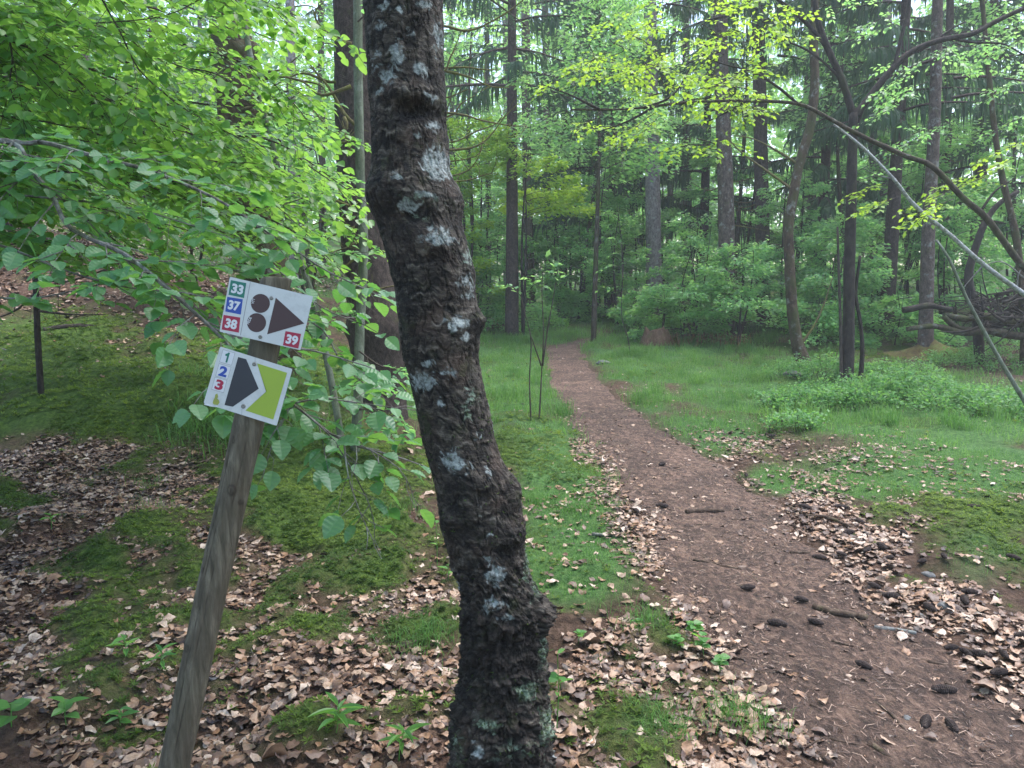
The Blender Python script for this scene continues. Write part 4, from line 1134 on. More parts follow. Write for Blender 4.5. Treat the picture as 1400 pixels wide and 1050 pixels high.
def branch(o, pts, d, r0, r1, mat, seg=6, rough=0.2, name='branch', side=0):
    mb = MB(); add_branch(mb, pts, d, r0, r1, seg, rough)
    for _ in range(side):
        L = smooth_line(bend(pts, d), 0.05); a = L[rng.integers(len(L) // 4, len(L))]; q = a + rng.normal(0, 0.16, 3)
        L2 = smooth_line([a, (a + q) / 2 + rng.normal(0, 0.02, 3), q], 0.05); tube(mb, L2, np.linspace(r1 * 1.2, 0.002, len(L2)), 5, rough, 12)
    return mb.build(name, mat, o, smooth=True, loc=o.location)


# mossy old trunk with a burl (upper left)
T1, d1 = trunk_px('mossy_tree', [(372, 440), (362, 380), (348, 300), (338, 230), (330, 160), (322, 90), (312, 20), (305, -60)], 66, 50, M['moss_bark'], 'old thick moss covered trunk with a burl behind the beech leaves', d=8.6, seg=28, rough=0.2, rs=4, top=2)
mb = MB(); c = unproj(322, 85, 8.6)
th, ph = np.meshgrid(np.linspace(0, 2 * np.pi, 28, endpoint=False), np.linspace(0.02, np.pi - 0.02, 18))
R_ = 0.27 * (1 + 0.5 * (fbm(np.cos(th) * np.sin(ph) * 2, np.sin(th) * np.sin(ph) * 2, np.cos(ph) * 2, 141, 3) - 0.5))
X = c + np.stack([R_ * np.cos(th) * np.sin(ph), R_ * np.sin(th) * np.sin(ph) * .8, R_ * 1.25 * np.cos(ph)], -1)
i = np.arange(17)[:, None]; j = np.arange(28)[None]; k = (j + 1) % 28
mb.add(X, np.stack([i * 28 + j, (i + 1) * 28 + j, (i + 1) * 28 + k, i * 28 + k], -1)); mb.build('burl', M['moss_bark'], T1, smooth=True, loc=T1.location)
mb = MB()
for pts, r in [([(318, 75), (280, 65), (245, 60), (200, 55)], .035), ([(335, 120), (360, 100), (385, 95), (410, 75)], .02), ([(330, 150), (360, 140), (390, 125), (420, 120)], .02),
               ([(335, 130), (370, 105), (410, 110), (440, 118), (450, 140)], .02), ([(345, 170), (380, 150), (410, 125)], .016), ([(350, 300), (310, 290), (280, 275)], .02)]:
    branch(T1, pts, 8.4, r, 0.006, M['moss_branch'])

T2o, d2 = trunk_px('spruce_tree', [(516, 452), (512, 420), (500, 330), (493, 230), (489, 120), (486, 0), (484, -80)], 68, 58, M['dark_bark'], 'tall dark reddish spruce trunk half hidden by the leaning lichen trunk', d=8.2, seg=30, rough=0.1, rs=9, flare=0.3, top=3)
DEAD = [[(520, 38), (600, 35), (640, 42), (680, 25), (715, 0), (735, -25)], [(520, 95), (600, 100), (615, 80), (630, 45)], [(520, 100), (625, 92), (660, 95), (694, 96)], [(600, 95), (640, 105), (670, 118), (694, 120)],
        [(520, 130), (600, 135), (640, 122)], [(520, 155), (610, 160), (630, 142), (650, 130)], [(520, 150), (620, 155), (660, 165), (700, 172), (720, 172)], [(520, 190), (612, 195), (650, 180), (680, 168), (690, 150)],
        [(520, 205), (620, 205), (660, 195), (690, 160), (710, 140)], [(520, 250), (620, 240), (650, 222), (662, 185)], [(520, 222), (600, 222), (650, 214), (660, 200)], [(520, 250), (626, 248), (660, 240), (672, 237)],
        [(480, 60), (450, 50), (430, 20), (445, 0)], [(480, 110), (450, 112), (415, 100), (385, 112), (360, 125)], [(480, 118), (440, 130), (415, 112), (390, 105)], [(485, 170), (470, 155), (450, 120), (425, 90), (410, 60)],
        [(480, 190), (462, 195), (440, 165), (420, 140)], [(470, 160), (474, 175), (450, 190), (430, 205), (410, 195)], [(480, 210), (474, 190), (468, 165)], [(485, 300), (450, 300), (425, 308), (400, 310)],
        [(485, 310), (460, 320), (440, 330), (425, 325)], [(490, 330), (470, 340), (450, 345)], [(490, 410), (520, 395), (545, 390)], [(485, 285), (450, 270), (435, 262)], [(490, 350), (460, 372), (430, 380), (400, 372)]]
for pts in DEAD:
    branch(T2o, pts, d2 - rng.uniform(0.1, 0.8), rng.uniform(0.012, 0.022), 0.004, M['moss_branch'], 6, 0.35, 'dead_branch', 3)

S1, ds1 = trunk_px('hazel_sapling', [(486, 600), (490, 540), (492, 450), (497, 340), (493, 250), (490, 120), (489, 0), (488, -60)], 14, 12, M['stem_bark'], 'smooth grey green sapling stem standing straight in front of the dark spruce', d=6.6, seg=14, rough=0.06, rs=8, top=1.5)
S2, ds2 = trunk_px('hazel_sapling', [(466, 598), (450, 507), (431, 420), (397, 310), (380, 230), (352, 120), (336, 40), (326, -50)], 10, 7, M['stem_bark'], 'thin curving sapling stem crossing in front of the mossy trunk', d=6.4, seg=12, rough=0.08, rs=8, top=1)
for (o, d, lines) in [(S1, 6.5, [[(491, 480), (520, 500), (560, 510), (590, 530)], [(490, 560), (520, 560), (545, 575)], [(493, 280), (470, 250), (440, 240)], [(489, 30), (510, 10), (530, -10)], [(492, 440), (460, 430), (430, 445)]]),
                      (S2, 6.3, [[(440, 460), (410, 450), (380, 455)], [(455, 530), (500, 520), (540, 530)], [(415, 370), (450, 350), (490, 345)], [(405, 335), (370, 330), (340, 345)], [(385, 250), (430, 260), (470, 250)], [(360, 150), (390, 170), (430, 190)]])]:
    tw, lf = MB(), MB()
    for l in lines: spray(tw, lf, bend(l, d), 0.008, 0.003, gap=0.11, tl=(0.15, 0.45), tm=LEAF_MID, filt=clear_sign, start=0.15)
    finish_tree(o, tw, lf, M['twig'], M['beech_far'])
o, d = trunk_px('young_beech', [(52, 470), (50, 420), (46, 330), (42, 250), (36, 150), (40, 60), (30, -60)], 8, 6, M['black_bark'], 'thin dark young beech stem rising from the mossy bank', d=7.4, seg=10, top=1.5)
mb = MB()
for pts in [[(45, 330), (20, 320), (0, 318), (-40, 300)], [(42, 240), (20, 240), (-30, 238)], [(48, 380), (90, 385), (140, 370), (180, 360)], [(50, 425), (100, 430), (145, 430)], [(48, 300), (80, 280), (110, 270), (170, 265)], [(45, 270), (60, 230), (95, 190)], [(50, 400), (20, 425), (-20, 440)]]:
    branch(o, pts, 7.4, 0.014, 0.004, M['twig'], side=3)

# the dark forked tree, its neighbour, and the leaning and fallen stems to the right of the path
Y, dy = trunk_px('forked_tree', [(1158, 527), (1160, 450), (1161, 380), (1163, 300), (1165, 220), (1167, 155)], 17, 12, M['black_bark'], 'slender blackish tree forking into a wide Y above the bilberry patch', seg=14, rough=0.12, rs=6)
mb = MB(); k = dy / F / 2
for pts, a, b in [([(1167, 160), (1152, 112), (1130, 62), (1118, 28), (1112, -10), (1105, -60)], 10, 7), ([(1134, 70), (1112, 42), (1085, 15), (1055, -8), (1030, -40)], 6, 4), ([(1167, 160), (1185, 138), (1205, 112), (1240, 75), (1282, 56), (1330, 46), (1360, 30), (1410, 8), (1460, 0)], 10, 5),
                  ([(1222, 92), (1228, 70), (1235, 40), (1243, 5), (1250, -40)], 6, 4), ([(1300, 52), (1330, 58), (1370, 60), (1400, 75)], 4, 2), ([(1240, 75), (1270, 62), (1300, 40), (1320, 30)], 4, 2), ([(1150, 108), (1120, 80), (1090, 62), (1050, 50)], 4, 2),
                  ([(1166, 200), (1180, 150), (1205, 110)], 4, 2)]:
    branch(Y, pts, dy, a * k, b * k, M['black_bark'], 9, 0.12)
tw, lf = MB(), MB()
for l in [[(1165, 250), (1195, 240), (1230, 225)], [(1285, 56), (1310, 80), (1345, 90)], [(1240, 70), (1220, 110), (1210, 140)], [(1330, 46), (1360, 60), (1390, 90)], [(1112, 0), (1140, 10), (1180, 5)], [(1085, 15), (1060, 40), (1040, 70)]]:
    spray(tw, lf, bend(l, dy), 0.006, 0.002, gap=0.15, tl=(0.2, 0.5), tm=LEAF_LO, ls=(0.06, 0.09), var=(.55, .2))
for _ in range(13):
    x0, y0 = rng.uniform(1190, 1400), rng.uniform(10, 190)
    spray(tw, lf, bend([(x0 + 30, y0 - 14), (x0, y0), (x0 - 30, y0 + 16)], dy + rng.uniform(-.8, 1.2)), 0.005, 0.002, gap=0.14, tl=(0.15, 0.45), tm=LEAF_LO, ls=(0.055, 0.085), var=(.5, .22))
finish_tree(Y, tw, lf, M['twig'], M['beech_far'])
o, d = trunk_px('young_alder', [(1176, 520), (1179, 480), (1176, 440), (1170, 400), (1176, 350)], 7, 4, M['black_bark'], 'thin bowed dark stem close beside the forked tree', d=dy + .05, seg=8)
o, d = trunk_px('young_alder', [(1150, 522), (1149, 440), (1147, 380), (1145, 310)], 5, 3, M['twig'], 'straight thin rod like stem close beside the forked tree', d=dy - .05, seg=8)
Cv, dc = trunk_px('rowan_tree', [(1100, 500), (1090, 470), (1083, 420), (1079, 350), (1078, 310), (1084, 270), (1094, 220), (1108, 172), (1114, 110), (1112, 40), (1118, -40)], 17, 12, M['moss_bark'], 'curved reddish mossy trunk leaning over between the bush and the forked tree', seg=16, rough=0.14, rs=6, flare=0.4, top=2)
mb = MB()
for pts in [[(1092, 225), (1060, 205), (1030, 190), (1000, 185)], [(1085, 260), (1050, 235), (1010, 205), (985, 175)], [(1088, 480), (1110, 450), (1125, 420), (1138, 380)]]: branch(Cv, pts, dc, 0.028, 0.006, M['moss_branch'])
Rs, dr = trunk_px('spruce_tree', [(1265, 488), (1266, 440), (1268, 360), (1271, 280), (1276, 200), (1279, 120), (1281, 40), (1283, -60)], 21, 14, M['spruce_bark'], 'straight brown spruce trunk rising from a mossy root mound', seg=22, rough=0.07, rs=8, flare=0.25, top=4)
f = np.array(Rs.location)
mb = MB(); a = np.linspace(0, 2 * np.pi, 48, endpoint=False); rr = np.linspace(0, 1, 14)
A, B = np.meshgrid(a, rr); mx_, my_ = f[0] + 0.05 + B * 0.85 * np.cos(A) * (1 + .3 * np.cos(2 * A + 1)), f[1] + B * 0.6 * np.sin(A)
mz = Hf(mx_, my_) - 0.04 + 0.38 * (1 - B) ** 1.4 + 0.10 * (fbm(mx_ * 6, my_ * 6, 0, 151, 3) - 0.5) * (1 - B * .8)
i = np.arange(13)[:, None]; j = np.arange(48)[None]; k = (j + 1) % 48
mb.add(np.stack([mx_, my_, mz], -1), np.stack([i * 48 + j, (i + 1) * 48 + j, (i + 1) * 48 + k, i * 48 + k], -1))
mound_mat = bark_mat('mossy_root_mound', (0.05, 0.032, 0.016), (0.12, 0.09, 0.035), (0.16, 0.15, 0.05), 1.0, 1, 0.5, (0.11, 0.14, 0.03), 0.03)
mb.build('root_mound', mound_mat, Rs, smooth=True, loc=Rs.location)

Lt, dl = trunk_px('leaning_tree', [(1475, 440), (1400, 366), (1350, 300), (1318, 272), (1275, 228), (1235, 212), (1170, 182), (1130, 160), (1090, 142), (1020, 138), (940, 140), (860, 149), (780, 150)], 9.5, 2.5, M['dark_moss'], 'long dark mossy tree leaning far over, its leafy end above the path', d=9.6, seg=12, rough=0.15, rs=8)
mb = MB()
for pts in [[(1092, 143), (1062, 118), (1028, 98), (990, 88), (955, 75)], [(1340, 290), (1360, 262), (1385, 245)], [(1020, 138), (1000, 150), (960, 170)], [(900, 143), (860, 165), (820, 180)], [(880, 148), (920, 130), (945, 90)], [(820, 150), (780, 130), (740, 115)]]: branch(Lt, pts, 9.6, 0.02, 0.005, M['black_bark'])
tw, lf = MB(), MB()
for _ in range(46):
    x0, y0 = rng.uniform(800, 1110), rng.uniform(-40, 190) ; dd_ = rng.uniform(8.0, 10.5)
    if (x0 < 900 and y0 < 40) or x0 > 1085 or (x0 > 1040 and y0 > 60): continue
    spray(tw, lf, bend([(x0, y0), (x0 + rng.uniform(-30, 30), y0 + rng.uniform(-6, 18)), (x0 + rng.uniform(-70, 70), y0 + rng.uniform(5, 45))], dd_), 0.006, 0.002, gap=0.14, tl=(0.2, 0.55), tm=LEAF_LO, ls=(0.05, 0.08), var=(.45, .25), nflat=0.45)
for _ in range(9):
    x0, y0 = rng.uniform(1200, 1400), rng.uniform(170, 290)
    spray(tw, lf, bend([(x0, y0), (x0 - 20, y0 + 8), (x0 - 50, y0 + 20)], rng.uniform(9, 11)), 0.005, 0.002, gap=0.14, tl=(0.2, 0.5), tm=LEAF_LO, ls=(0.06, 0.09), var=(.45, .22))
finish_tree(Lt, tw, lf, M['twig'], M['lime'])

o, d = trunk_px('fallen_birch', [(1480, 450), (1440, 430), (1400, 402), (1345, 362), (1300, 322), (1250, 280), (1222, 245), (1180, 202), (1140, 170)], 8, 3, M['birch'], 'pale white birch stem with moss patches slanting through the thicket', d=10.2, seg=12, rough=0.1)
mb = MB()
for pts in [[(1400, 402), (1360, 372), (1345, 350)], [(1345, 362), (1320, 390), (1315, 400)], [(1400, 380), (1370, 358), (1340, 365)], [(1225, 245), (1200, 240), (1180, 230)], [(1390, 396), (1395, 370), (1420, 355)]]: branch(o, pts, 10.2, 0.012, 0.004, M['branch_grey'])
o, d = trunk_px('leaning_pole', [(1440, 610), (1400, 547), (1360, 480), (1320, 405), (1298, 355), (1280, 328)], 7, 3, M['stem_bark'], 'thin dark green sapling pole leaning in at an angle before the mossy logs', d=7.0, seg=10, rough=0.06)
o, d = trunk_px('crooked_tree', [(1335, 428), (1326, 395), (1325, 370), (1338, 325), (1352, 295), (1370, 275), (1392, 262)], 14, 6, M['black_bark'], 'crooked black stem bending behind the pale birch', d=13.5, seg=12, rough=0.15, sink=0.6)
o, d = trunk_px('dead_tree', [(1400, 440), (1390, 330), (1372, 250), (1360, 180), (1350, 80), (1340, -30)], 11, 6, M['moss_bark'], 'dark mossy upright trunk standing over the fallen logs', d=13, seg=12, rough=0.15, sink=0.6, top=2)
for pts, w0, w1, lab, mt in [([(1240, 450), (1280, 446), (1315, 455), (1350, 452), (1400, 460), (1470, 458)], 7, 12, 'dark mossy log lying lowest in the pile of fallen wood', 'dark_moss'),
                             ([(1290, 430), (1320, 436), (1345, 432), (1380, 440), (1450, 434)], 7, 13, 'thick mossy log lying across the top of the fallen wood', 'dark_moss'),
                             ([(1290, 432), (1305, 446), (1330, 452), (1352, 450)], 8, 6, 'short curved mossy branch lying against the fallen logs', 'dark_moss'),
                             ([(1235, 424), (1270, 418), (1300, 424)], 9, 8, 'dark broken log end behind the spruce mound', 'black_bark')]:
    P = bend(pts, 13.0); L = smooth_line(P, 0.15); mb = MB(); tube(mb, L, np.linspace(w0, w1, len(L)) * 13 / F / 2 * (1 + .35 * (fbm(np.arange(len(L)) * .4, 0, w0, 191, 2) - .5)), 14, 0.45, 5)
    o = thing('fallen_log', P[0], lab, 'log'); mb.build('log_bark', M[mt], o, smooth=True, loc=P[0])
o = thing('brush_pile', unproj(1370, 440, 13.4), 'tangled dark heap of dead branches on the fallen logs', 'brush pile'); mb = MB()
for _ in range(170):
    a = np.array([rng.uniform(1335, 1435), rng.uniform(402, 446)]); q = a + rng.normal(0, 1, 2) * [45, 20]
    add_branch(mb, [tuple(a), tuple((a + q) / 2 + rng.normal(0, 5, 2)), tuple(q)], 13.4 + rng.normal(0, .5), rng.uniform(.01, .035), 0.005, 5)
mb.build('sticks', M['black_bark'], o, smooth=True, loc=o.location)

# grey trunk by the end of the path and its neighbours
BG = [([(893, 424), (894, 380), (893, 300), (892, 200), (890, 100), (888, -40)], 26, 18, 'grey_bark', 20.5, 'pale grey spruce trunk standing clear just beyond the end of the path'),
      ([(994, 400), (993, 300), (990, 200), (986, 100), (984, -40)], 25, 20, 'spruce_bark', 17.5, 'brown spruce trunk with dead branches behind the tiered beech bush'),
      ([(1043, 400), (1042, 300), (1040, 200), (1038, 100), (1036, -40)], 22, 18, 'dark_bark', 19, 'dark spruce trunk next to the brown one behind the tiered bush'),
      ([(1200, 400), (1200, 300), (1203, 180), (1206, 60), (1208, -40)], 30, 24, 'grey_bark', 23, 'broad pale trunk seen faintly behind the forked tree'),
      ([(724, 425), (724, 380), (722, 300), (720, 200), (718, -40)], 17, 12, 'spruce_bark', 23, 'brown spruce trunk of the close pair above the path'),
      ([(750, 425), (750, 380), (749, 300), (747, 200), (745, -40)], 12, 9, 'spruce_bark', 25, 'thinner spruce trunk of the close pair above the path'),
      ([(693, 420), (693, 340), (694, 260), (692, 100), (690, -40)], 11, 8, 'grey_bark', 27, 'thin pale trunk showing past the leaning lichen trunk'),
      ([(800, 425), (801, 340), (803, 260), (804, 100), (806, -40)], 17, 12, 'dark_bark', 26, 'dark trunk in the shade between the pair and the grey trunk'),
      ([(940, 420), (941, 340), (940, 240), (938, 100), (938, -40)], 13, 10, 'dark_bark', 27, 'slim dark trunk between the grey and the brown trunks'),
      ([(404, 380), (402, 300), (400, 200), (398, 100), (396, -40)], 17, 13, 'grey_bark', 17, 'pale trunk up the slope between the mossy trunk and dark spruce'),
      ([(1290, 430), (1289, 360), (1292, 280), (1296, 150), (1300, -40)], 13, 10, 'dark_bark', 19, 'dark spruce trunk close behind the one on the root mound'),
      ([(1335, 420), (1336, 340), (1338, 240), (1342, 100), (1345, -40)], 18, 13, 'grey_bark', 22, 'grey trunk behind the crooked stem and the birch'),
      ([(215, 330), (214, 250), (212, 150), (210, 40), (208, -60)], 15, 12, 'dark_bark', 19, 'dark trunk up the leafy slope seen through beech leaves'),
      ([(110, 320), (112, 220), (114, 120), (115, 0), (116, -60)], 18, 14, 'spruce_bark', 18, 'brown trunk high on the slope behind beech leaves'),
      ([(440, 380), (441, 300), (440, 200), (439, 60), (438, -60)], 12, 9, 'dark_bark', 21, 'thin dark trunk on the slope beside the dark spruce'),
      ([(1110, 415), (1111, 340), (1108, 240), (1106, 100), (1105, -40)], 16, 12, 'spruce_bark', 25, 'brown trunk in the shade behind the curved mossy tree'),
      ([(845, 420), (846, 340), (848, 240), (848, 100), (850, -40)], 8, 6, 'grey_bark', 28, 'very thin pale trunk just before the grey trunk'),
      ([(668, 420), (668, 330), (667, 230), (666, 100), (665, -40)], 9, 7, 'dark_bark', 26, 'thin dark trunk close to the edge of the leaning trunk')]
bgt = []
for pts, w0, w1, mt, d, lab in BG:
    g0 = hit(pts[0][0], min(pts[0][1], 470)) if False else None
    P0 = unproj(pts[0][0], pts[0][1], d); gz_ = float(Hf(P0[0], P0[1]))
    o, _ = trunk_px('spruce_tree', pts, w0, w1, M[mt], lab, d=d, seg=14, rough=0.07, rs=5, sink=max(0.3, P0[2] - gz_ + 0.3), top=5)
    bgt.append((o, d, pts))
    mb = MB()
    for _ in range(9):
        y0 = rng.uniform(0, 360); x0 = np.interp(y0, [p[1] for p in pts[::-1]], [p[0] for p in pts[::-1]]); sgn = rng.choice([-1, 1]); ln = rng.uniform(20, 60) * 18 / d
        branch(o, [(x0, y0), (x0 + sgn * ln * .5, y0 + rng.uniform(-4, 8)), (x0 + sgn * ln, y0 + rng.uniform(-6, 20))], d, 0.018, 0.004, M['moss_branch'] if d < 20 else M['dark_bark'], 4, name='dead_branch')


# ------------------------------------------------------------------ spruces with drooping needle boughs
def spruce_crown(mb_b, mb_n, base, z0, z1, rmax, nb, trunk_r, tw_n=26, tl=(0.25, 0.7), wd=0.03, dens=2, fine=False):
    for _ in range(int(nb * 0.68)):
        z = rng.uniform(z0, z1); f = (z - z0) / max(0.1, z1 - z0); L = rmax * (1 - 0.55 * f) * rng.uniform(0.7, 1.1)
        a = rng.uniform(0, 2 * np.pi); D = np.array([math.cos(a), math.sin(a), 0])
        t = np.linspace(0, 1, 9)[:, None]
        c = base + UP * z + D * (trunk_r + L * t) + UP * L * (0.08 * t - 0.42 * t ** 2 + 0.16 * t ** 3)
        tube(mb_b, c, np.linspace(0.025, 0.005, 9) * (0.7 + L / 4), 4, cap=False)
        n = int(tw_n * L * dens * 0.8); f_ = rng.uniform(0.12, 1, n); k = np.clip((f_ * 8).astype(int), 0, 7); P = c[k] + (c[k + 1] - c[k]) * (f_ * 8 - k)[:, None]
        lat = np.cross(D, UP); sd_ = rng.choice([-1, 1], n)[:, None]
        dirn = nrm(D * rng.uniform(0.1, 0.8, n)[:, None] + lat * sd_ * rng.uniform(0.1, 0.9, n)[:, None] - UP * rng.uniform(0.3, 1.6, n)[:, None])
        ln = rng.uniform(*tl, n)[:, None] * (1.1 - 0.5 * f_)[:, None]
        m_ = P + dirn * ln * 0.5; e = P + nrm(dirn - UP * 0.8) * ln
        W = nrm(np.cross(dirn, rng.normal(0, 1, (n, 3)))) * wd * rng.uniform(0.6, 1.3, n)[:, None]
        if not fine:
            X = np.stack([P - W * .5, P + W * .5, m_ + W, m_ - W, e], 1); b = np.arange(n)[:, None] * 5
            mb_n.add(X.reshape(-1, 3), b + np.array([[0, 1, 2, 3]]), b + np.array([[3, 2, 4]]), np.repeat(np.clip(rng.normal(0.45, 0.22, n), 0, 1), 5))
        else:
            K = 13
            for q in range(K):
                ff = (q + 0.5) / K; p = P + (m_ - P) * min(1, ff * 2) + (e - m_) * max(0, ff * 2 - 1)
                s_ = 1 if q % 2 else -1; dd_ = nrm(dirn * 0.8 + W / wd * s_ + rng.normal(0, .25, (n, 3))); w2 = nrm(np.cross(dd_, rng.normal(0, 1, (n, 3)))) * 0.0045
                X = np.stack([p - w2, p + w2, p + dd_ * wd * 1.7], 1)
                mb_n.add(X.reshape(-1, 3), None, np.arange(n * 3).reshape(-1, 3), np.repeat(np.clip(rng.normal(0.45, 0.2, n), 0, 1), 3))


def spruce(name, base, hgt, r, z0, rmax, nb, mat, label, group=None, fine=False, **kw):
    o = thing(name, base, label, 'tree', group)
    mb = MB(); L = np.array([base - UP * .5, base + UP * hgt * .3, base + UP * hgt * .65, base + UP * hgt]); L = smooth_line(L, 0.5)
    tube(mb, L, np.linspace(r, r * .25, len(L)), 12, 0.08, 4); mb.build('trunk', mat, o, smooth=True, loc=base)
    a, b = MB(), MB(); spruce_crown(a, b, np.asarray(base), z0, hgt * .95, rmax, nb, r * .5, fine=fine, **kw)
    if fine:
        pass
    MB().absorb(a, 0).absorb(b, 1).build('crown', [M['dark_bark'], M['needle']], o, loc=base)
    return o


def at(px, d):
    p = unproj(px, 390, d); return np.array([p[0], p[1], float(Hf(p[0], p[1]))])


# crowns on the trunks of the near spruces (their green parts start above the dead lower branches)
for o, d, z0, z1, rm, nb, fine in [(T2o, 8.2, 4.4, 8.5, 2.4, 34, True)]:
    a, b = MB(), MB(); bs = np.array(o.location); bs = np.array([bs[0] - .2, bs[1], 0.3])
    spruce_crown(a, b, bs, z0, z1, rm, nb, 0.2, tw_n=22, tl=(.25, .6), wd=0.012, fine=True)
    MB().absorb(a, 0).absorb(b, 1).build('crown', [M['dark_bark'], M['needle']], o, loc=o.location)
for o, d, z0, rm, nb in [(Rs, dr, 4.6, 2.6, 26), (bgt[0][0], 20.5, 6.5, 3.0, 40), (bgt[1][0], 17.5, 6.0, 3.0, 36), (bgt[2][0], 19, 5.5, 3.0, 36), (bgt[3][0], 23, 6, 3.2, 40), (bgt[4][0], 23, 6.5, 3.2, 40), (bgt[7][0], 26, 5.5, 3.2, 46), (bgt[11][0], 22, 4.5, 3.2, 46), (bgt[15][0], 25, 4.5, 3.2, 46)]:
    a, b = MB(), MB(); bs = np.array(o.location); spruce_crown(a, b, bs, z0, z0 + 5, rm, int(nb * .75), 0.15, tw_n=30, wd=0.022)
    MB().absorb(a, 0).absorb(b, 1).build('crown', [M['dark_bark'], M['needle']], o, loc=o.location)
# spruces green almost to the ground
SP = [(835, 24, 'dense dark spruce with hanging boughs left of the grey trunk'.replace(' left of', ' beside'), 2.2, 3.2, 70), (960, 23, 'dense spruce filling the gap between grey and brown trunks', 2.0, 3.0, 70), (700, 18, 'spruce with long drooping dark sprays above the yellow green leaves', 5.6, 3.4, 40),
      (1120, 21, 'dark feathery spruce behind the curved mossy tree', 1.6, 3.0, 80), (1215, 17, 'dark spruce with hanging sprays behind the forked tree', 3.6, 2.8, 60), (1330, 20, 'broad dark spruce above the fallen logs', 2.0, 3.2, 80), (770, 28, 'bluish spruce far along the line of the path', 2.0, 3.4, 70)]
proto = None
for (px, d, lab, z0, rm, nb) in SP:
    b0 = at(px, d); proto = spruce('spruce_tree', b0, 12.5, 0.17, z0, rm, nb, M['dark_bark'], lab, tw_n=34, wd=0.024)

# far spruces: copies, too alike to tell apart
b0 = at(620, 33)
far = spruce('spruce_tree', b0, 15, 0.17, 3.0, 2.8, 44, M['dark_bark'], 'hazy spruce deep in the wood behind the nearer trunks', 'spruces deep in the wood', tw_n=20, wd=0.04, tl=(.3, .8))
b0 = at(860, 36)
far2 = spruce('spruce_tree', b0, 15.5, 0.15, 6.5, 2.4, 22, M['spruce_bark'], 'hazy spruce deep in the wood behind the nearer trunks', 'spruces deep in the wood', tw_n=20, wd=0.04, tl=(.3, .8))
used = [620, 860]
for k in range(22):
    px = rng.uniform(-60, 1460); d = rng.uniform(29, 58)
    q = at(px, d); copy_tree(far if k % 4 else far2, q, rng.uniform(0, 6.28), rng.uniform(0.85, 1.1))


# ------------------------------------------------------------------ understory: tiers of small leaves on thin stems
def tiers(tw, lf, base, hgt, rad, nt, nl, ls=(0.05, 0.08), z0=0.25, var=(.5, .22), thick=0.06, tm=LEAF_LO, lean=(0, 0)):
    for q in range(nt):
        f = q / max(1, nt - 1); z = hgt * (z0 + (1 - z0) * f) + rng.normal(0, .04); a = rng.uniform(0, 2 * np.pi) if q else 0; L = rad * (1.05 - 0.6 * f) * rng.uniform(.6, 1.1)
        D = np.array([math.cos(a), math.sin(a), 0.0]); lat = np.cross(D, UP)
        st = base + UP * z * 0.86 + np.array([lean[0], lean[1], 0]) * f; t = np.linspace(0, 1, 6)[:, None]
        c = st + D * L * t + UP * (0.14 * hgt * 0.5 * t ** .7 - 0.1 * L * t ** 2)
        tube(tw, c, np.linspace(0.008, 0.002, 6), 4, cap=False)
        n = int(nl * L / rad * (1.9 if hgt > 3.5 else 1.25)); r = np.sqrt(rng.random(n)); s_ = rng.uniform(-1, 1, n)
        P = st + D * (L * (0.15 + 0.9 * r))[:, None] + lat * (s_ * L * 0.42 * (1.1 - 0.6 * r))[:, None]
        P = P + UP * ((0.07 * hgt * r ** .7 - 0.1 * L * r ** 2) - 0.12 * np.abs(s_) * L * .4 + rng.normal(0, thick, n))[:, None]
        T = nrm(D + lat * s_[:, None] * 1.2 + rng.normal(0, .35, (n, 3)) - UP * .25); N = nrm(UP + rng.normal(0, .4, (n, 3)))
        leaves(lf, P, T, N, rng.uniform(*ls, n), tm, np.clip(rng.normal(*var, n), 0, 1))


def bush(name, px, py, d, hgt, rad, nt, nl, label, mat='beech_far', stems=3, group=None, **kw):
    if d is None: b0 = hit(px, py)
    else:
        p = unproj(px, py, d); b0 = np.array([p[0], p[1], float(Hf(p[0], p[1]))])
    dd_ = float((b0 - EYE) @ FWD)
    o = thing(name, b0, label, 'tree' if hgt > 2.5 else 'shrub', group); tw, lf = MB(), MB()
    for s_ in range(stems):
        a = rng.uniform(0, 6.28); r = 0.12 * hgt * (s_ > 0); e = b0 + np.array([math.cos(a) * r, math.sin(a) * r, hgt * rng.uniform(.85, 1.05)])
        st = MB(); L = smooth_line([b0 - UP * .1, b0 + (e - b0) * .5 + rng.normal(0, .045 * hgt, 3) * [1, 1, 0], e], 0.15); tube(st, L, np.linspace(0.009 + hgt * .006, 0.004, len(L)), 6, .1)
        st.build('stem', M['black_bark'] if stems > 1 else M['dark_moss'], o, smooth=True, loc=b0)
    tiers(tw, lf, b0, hgt, rad, nt, nl, **kw)
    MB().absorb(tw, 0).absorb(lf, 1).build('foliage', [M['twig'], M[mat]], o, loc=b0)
    return o


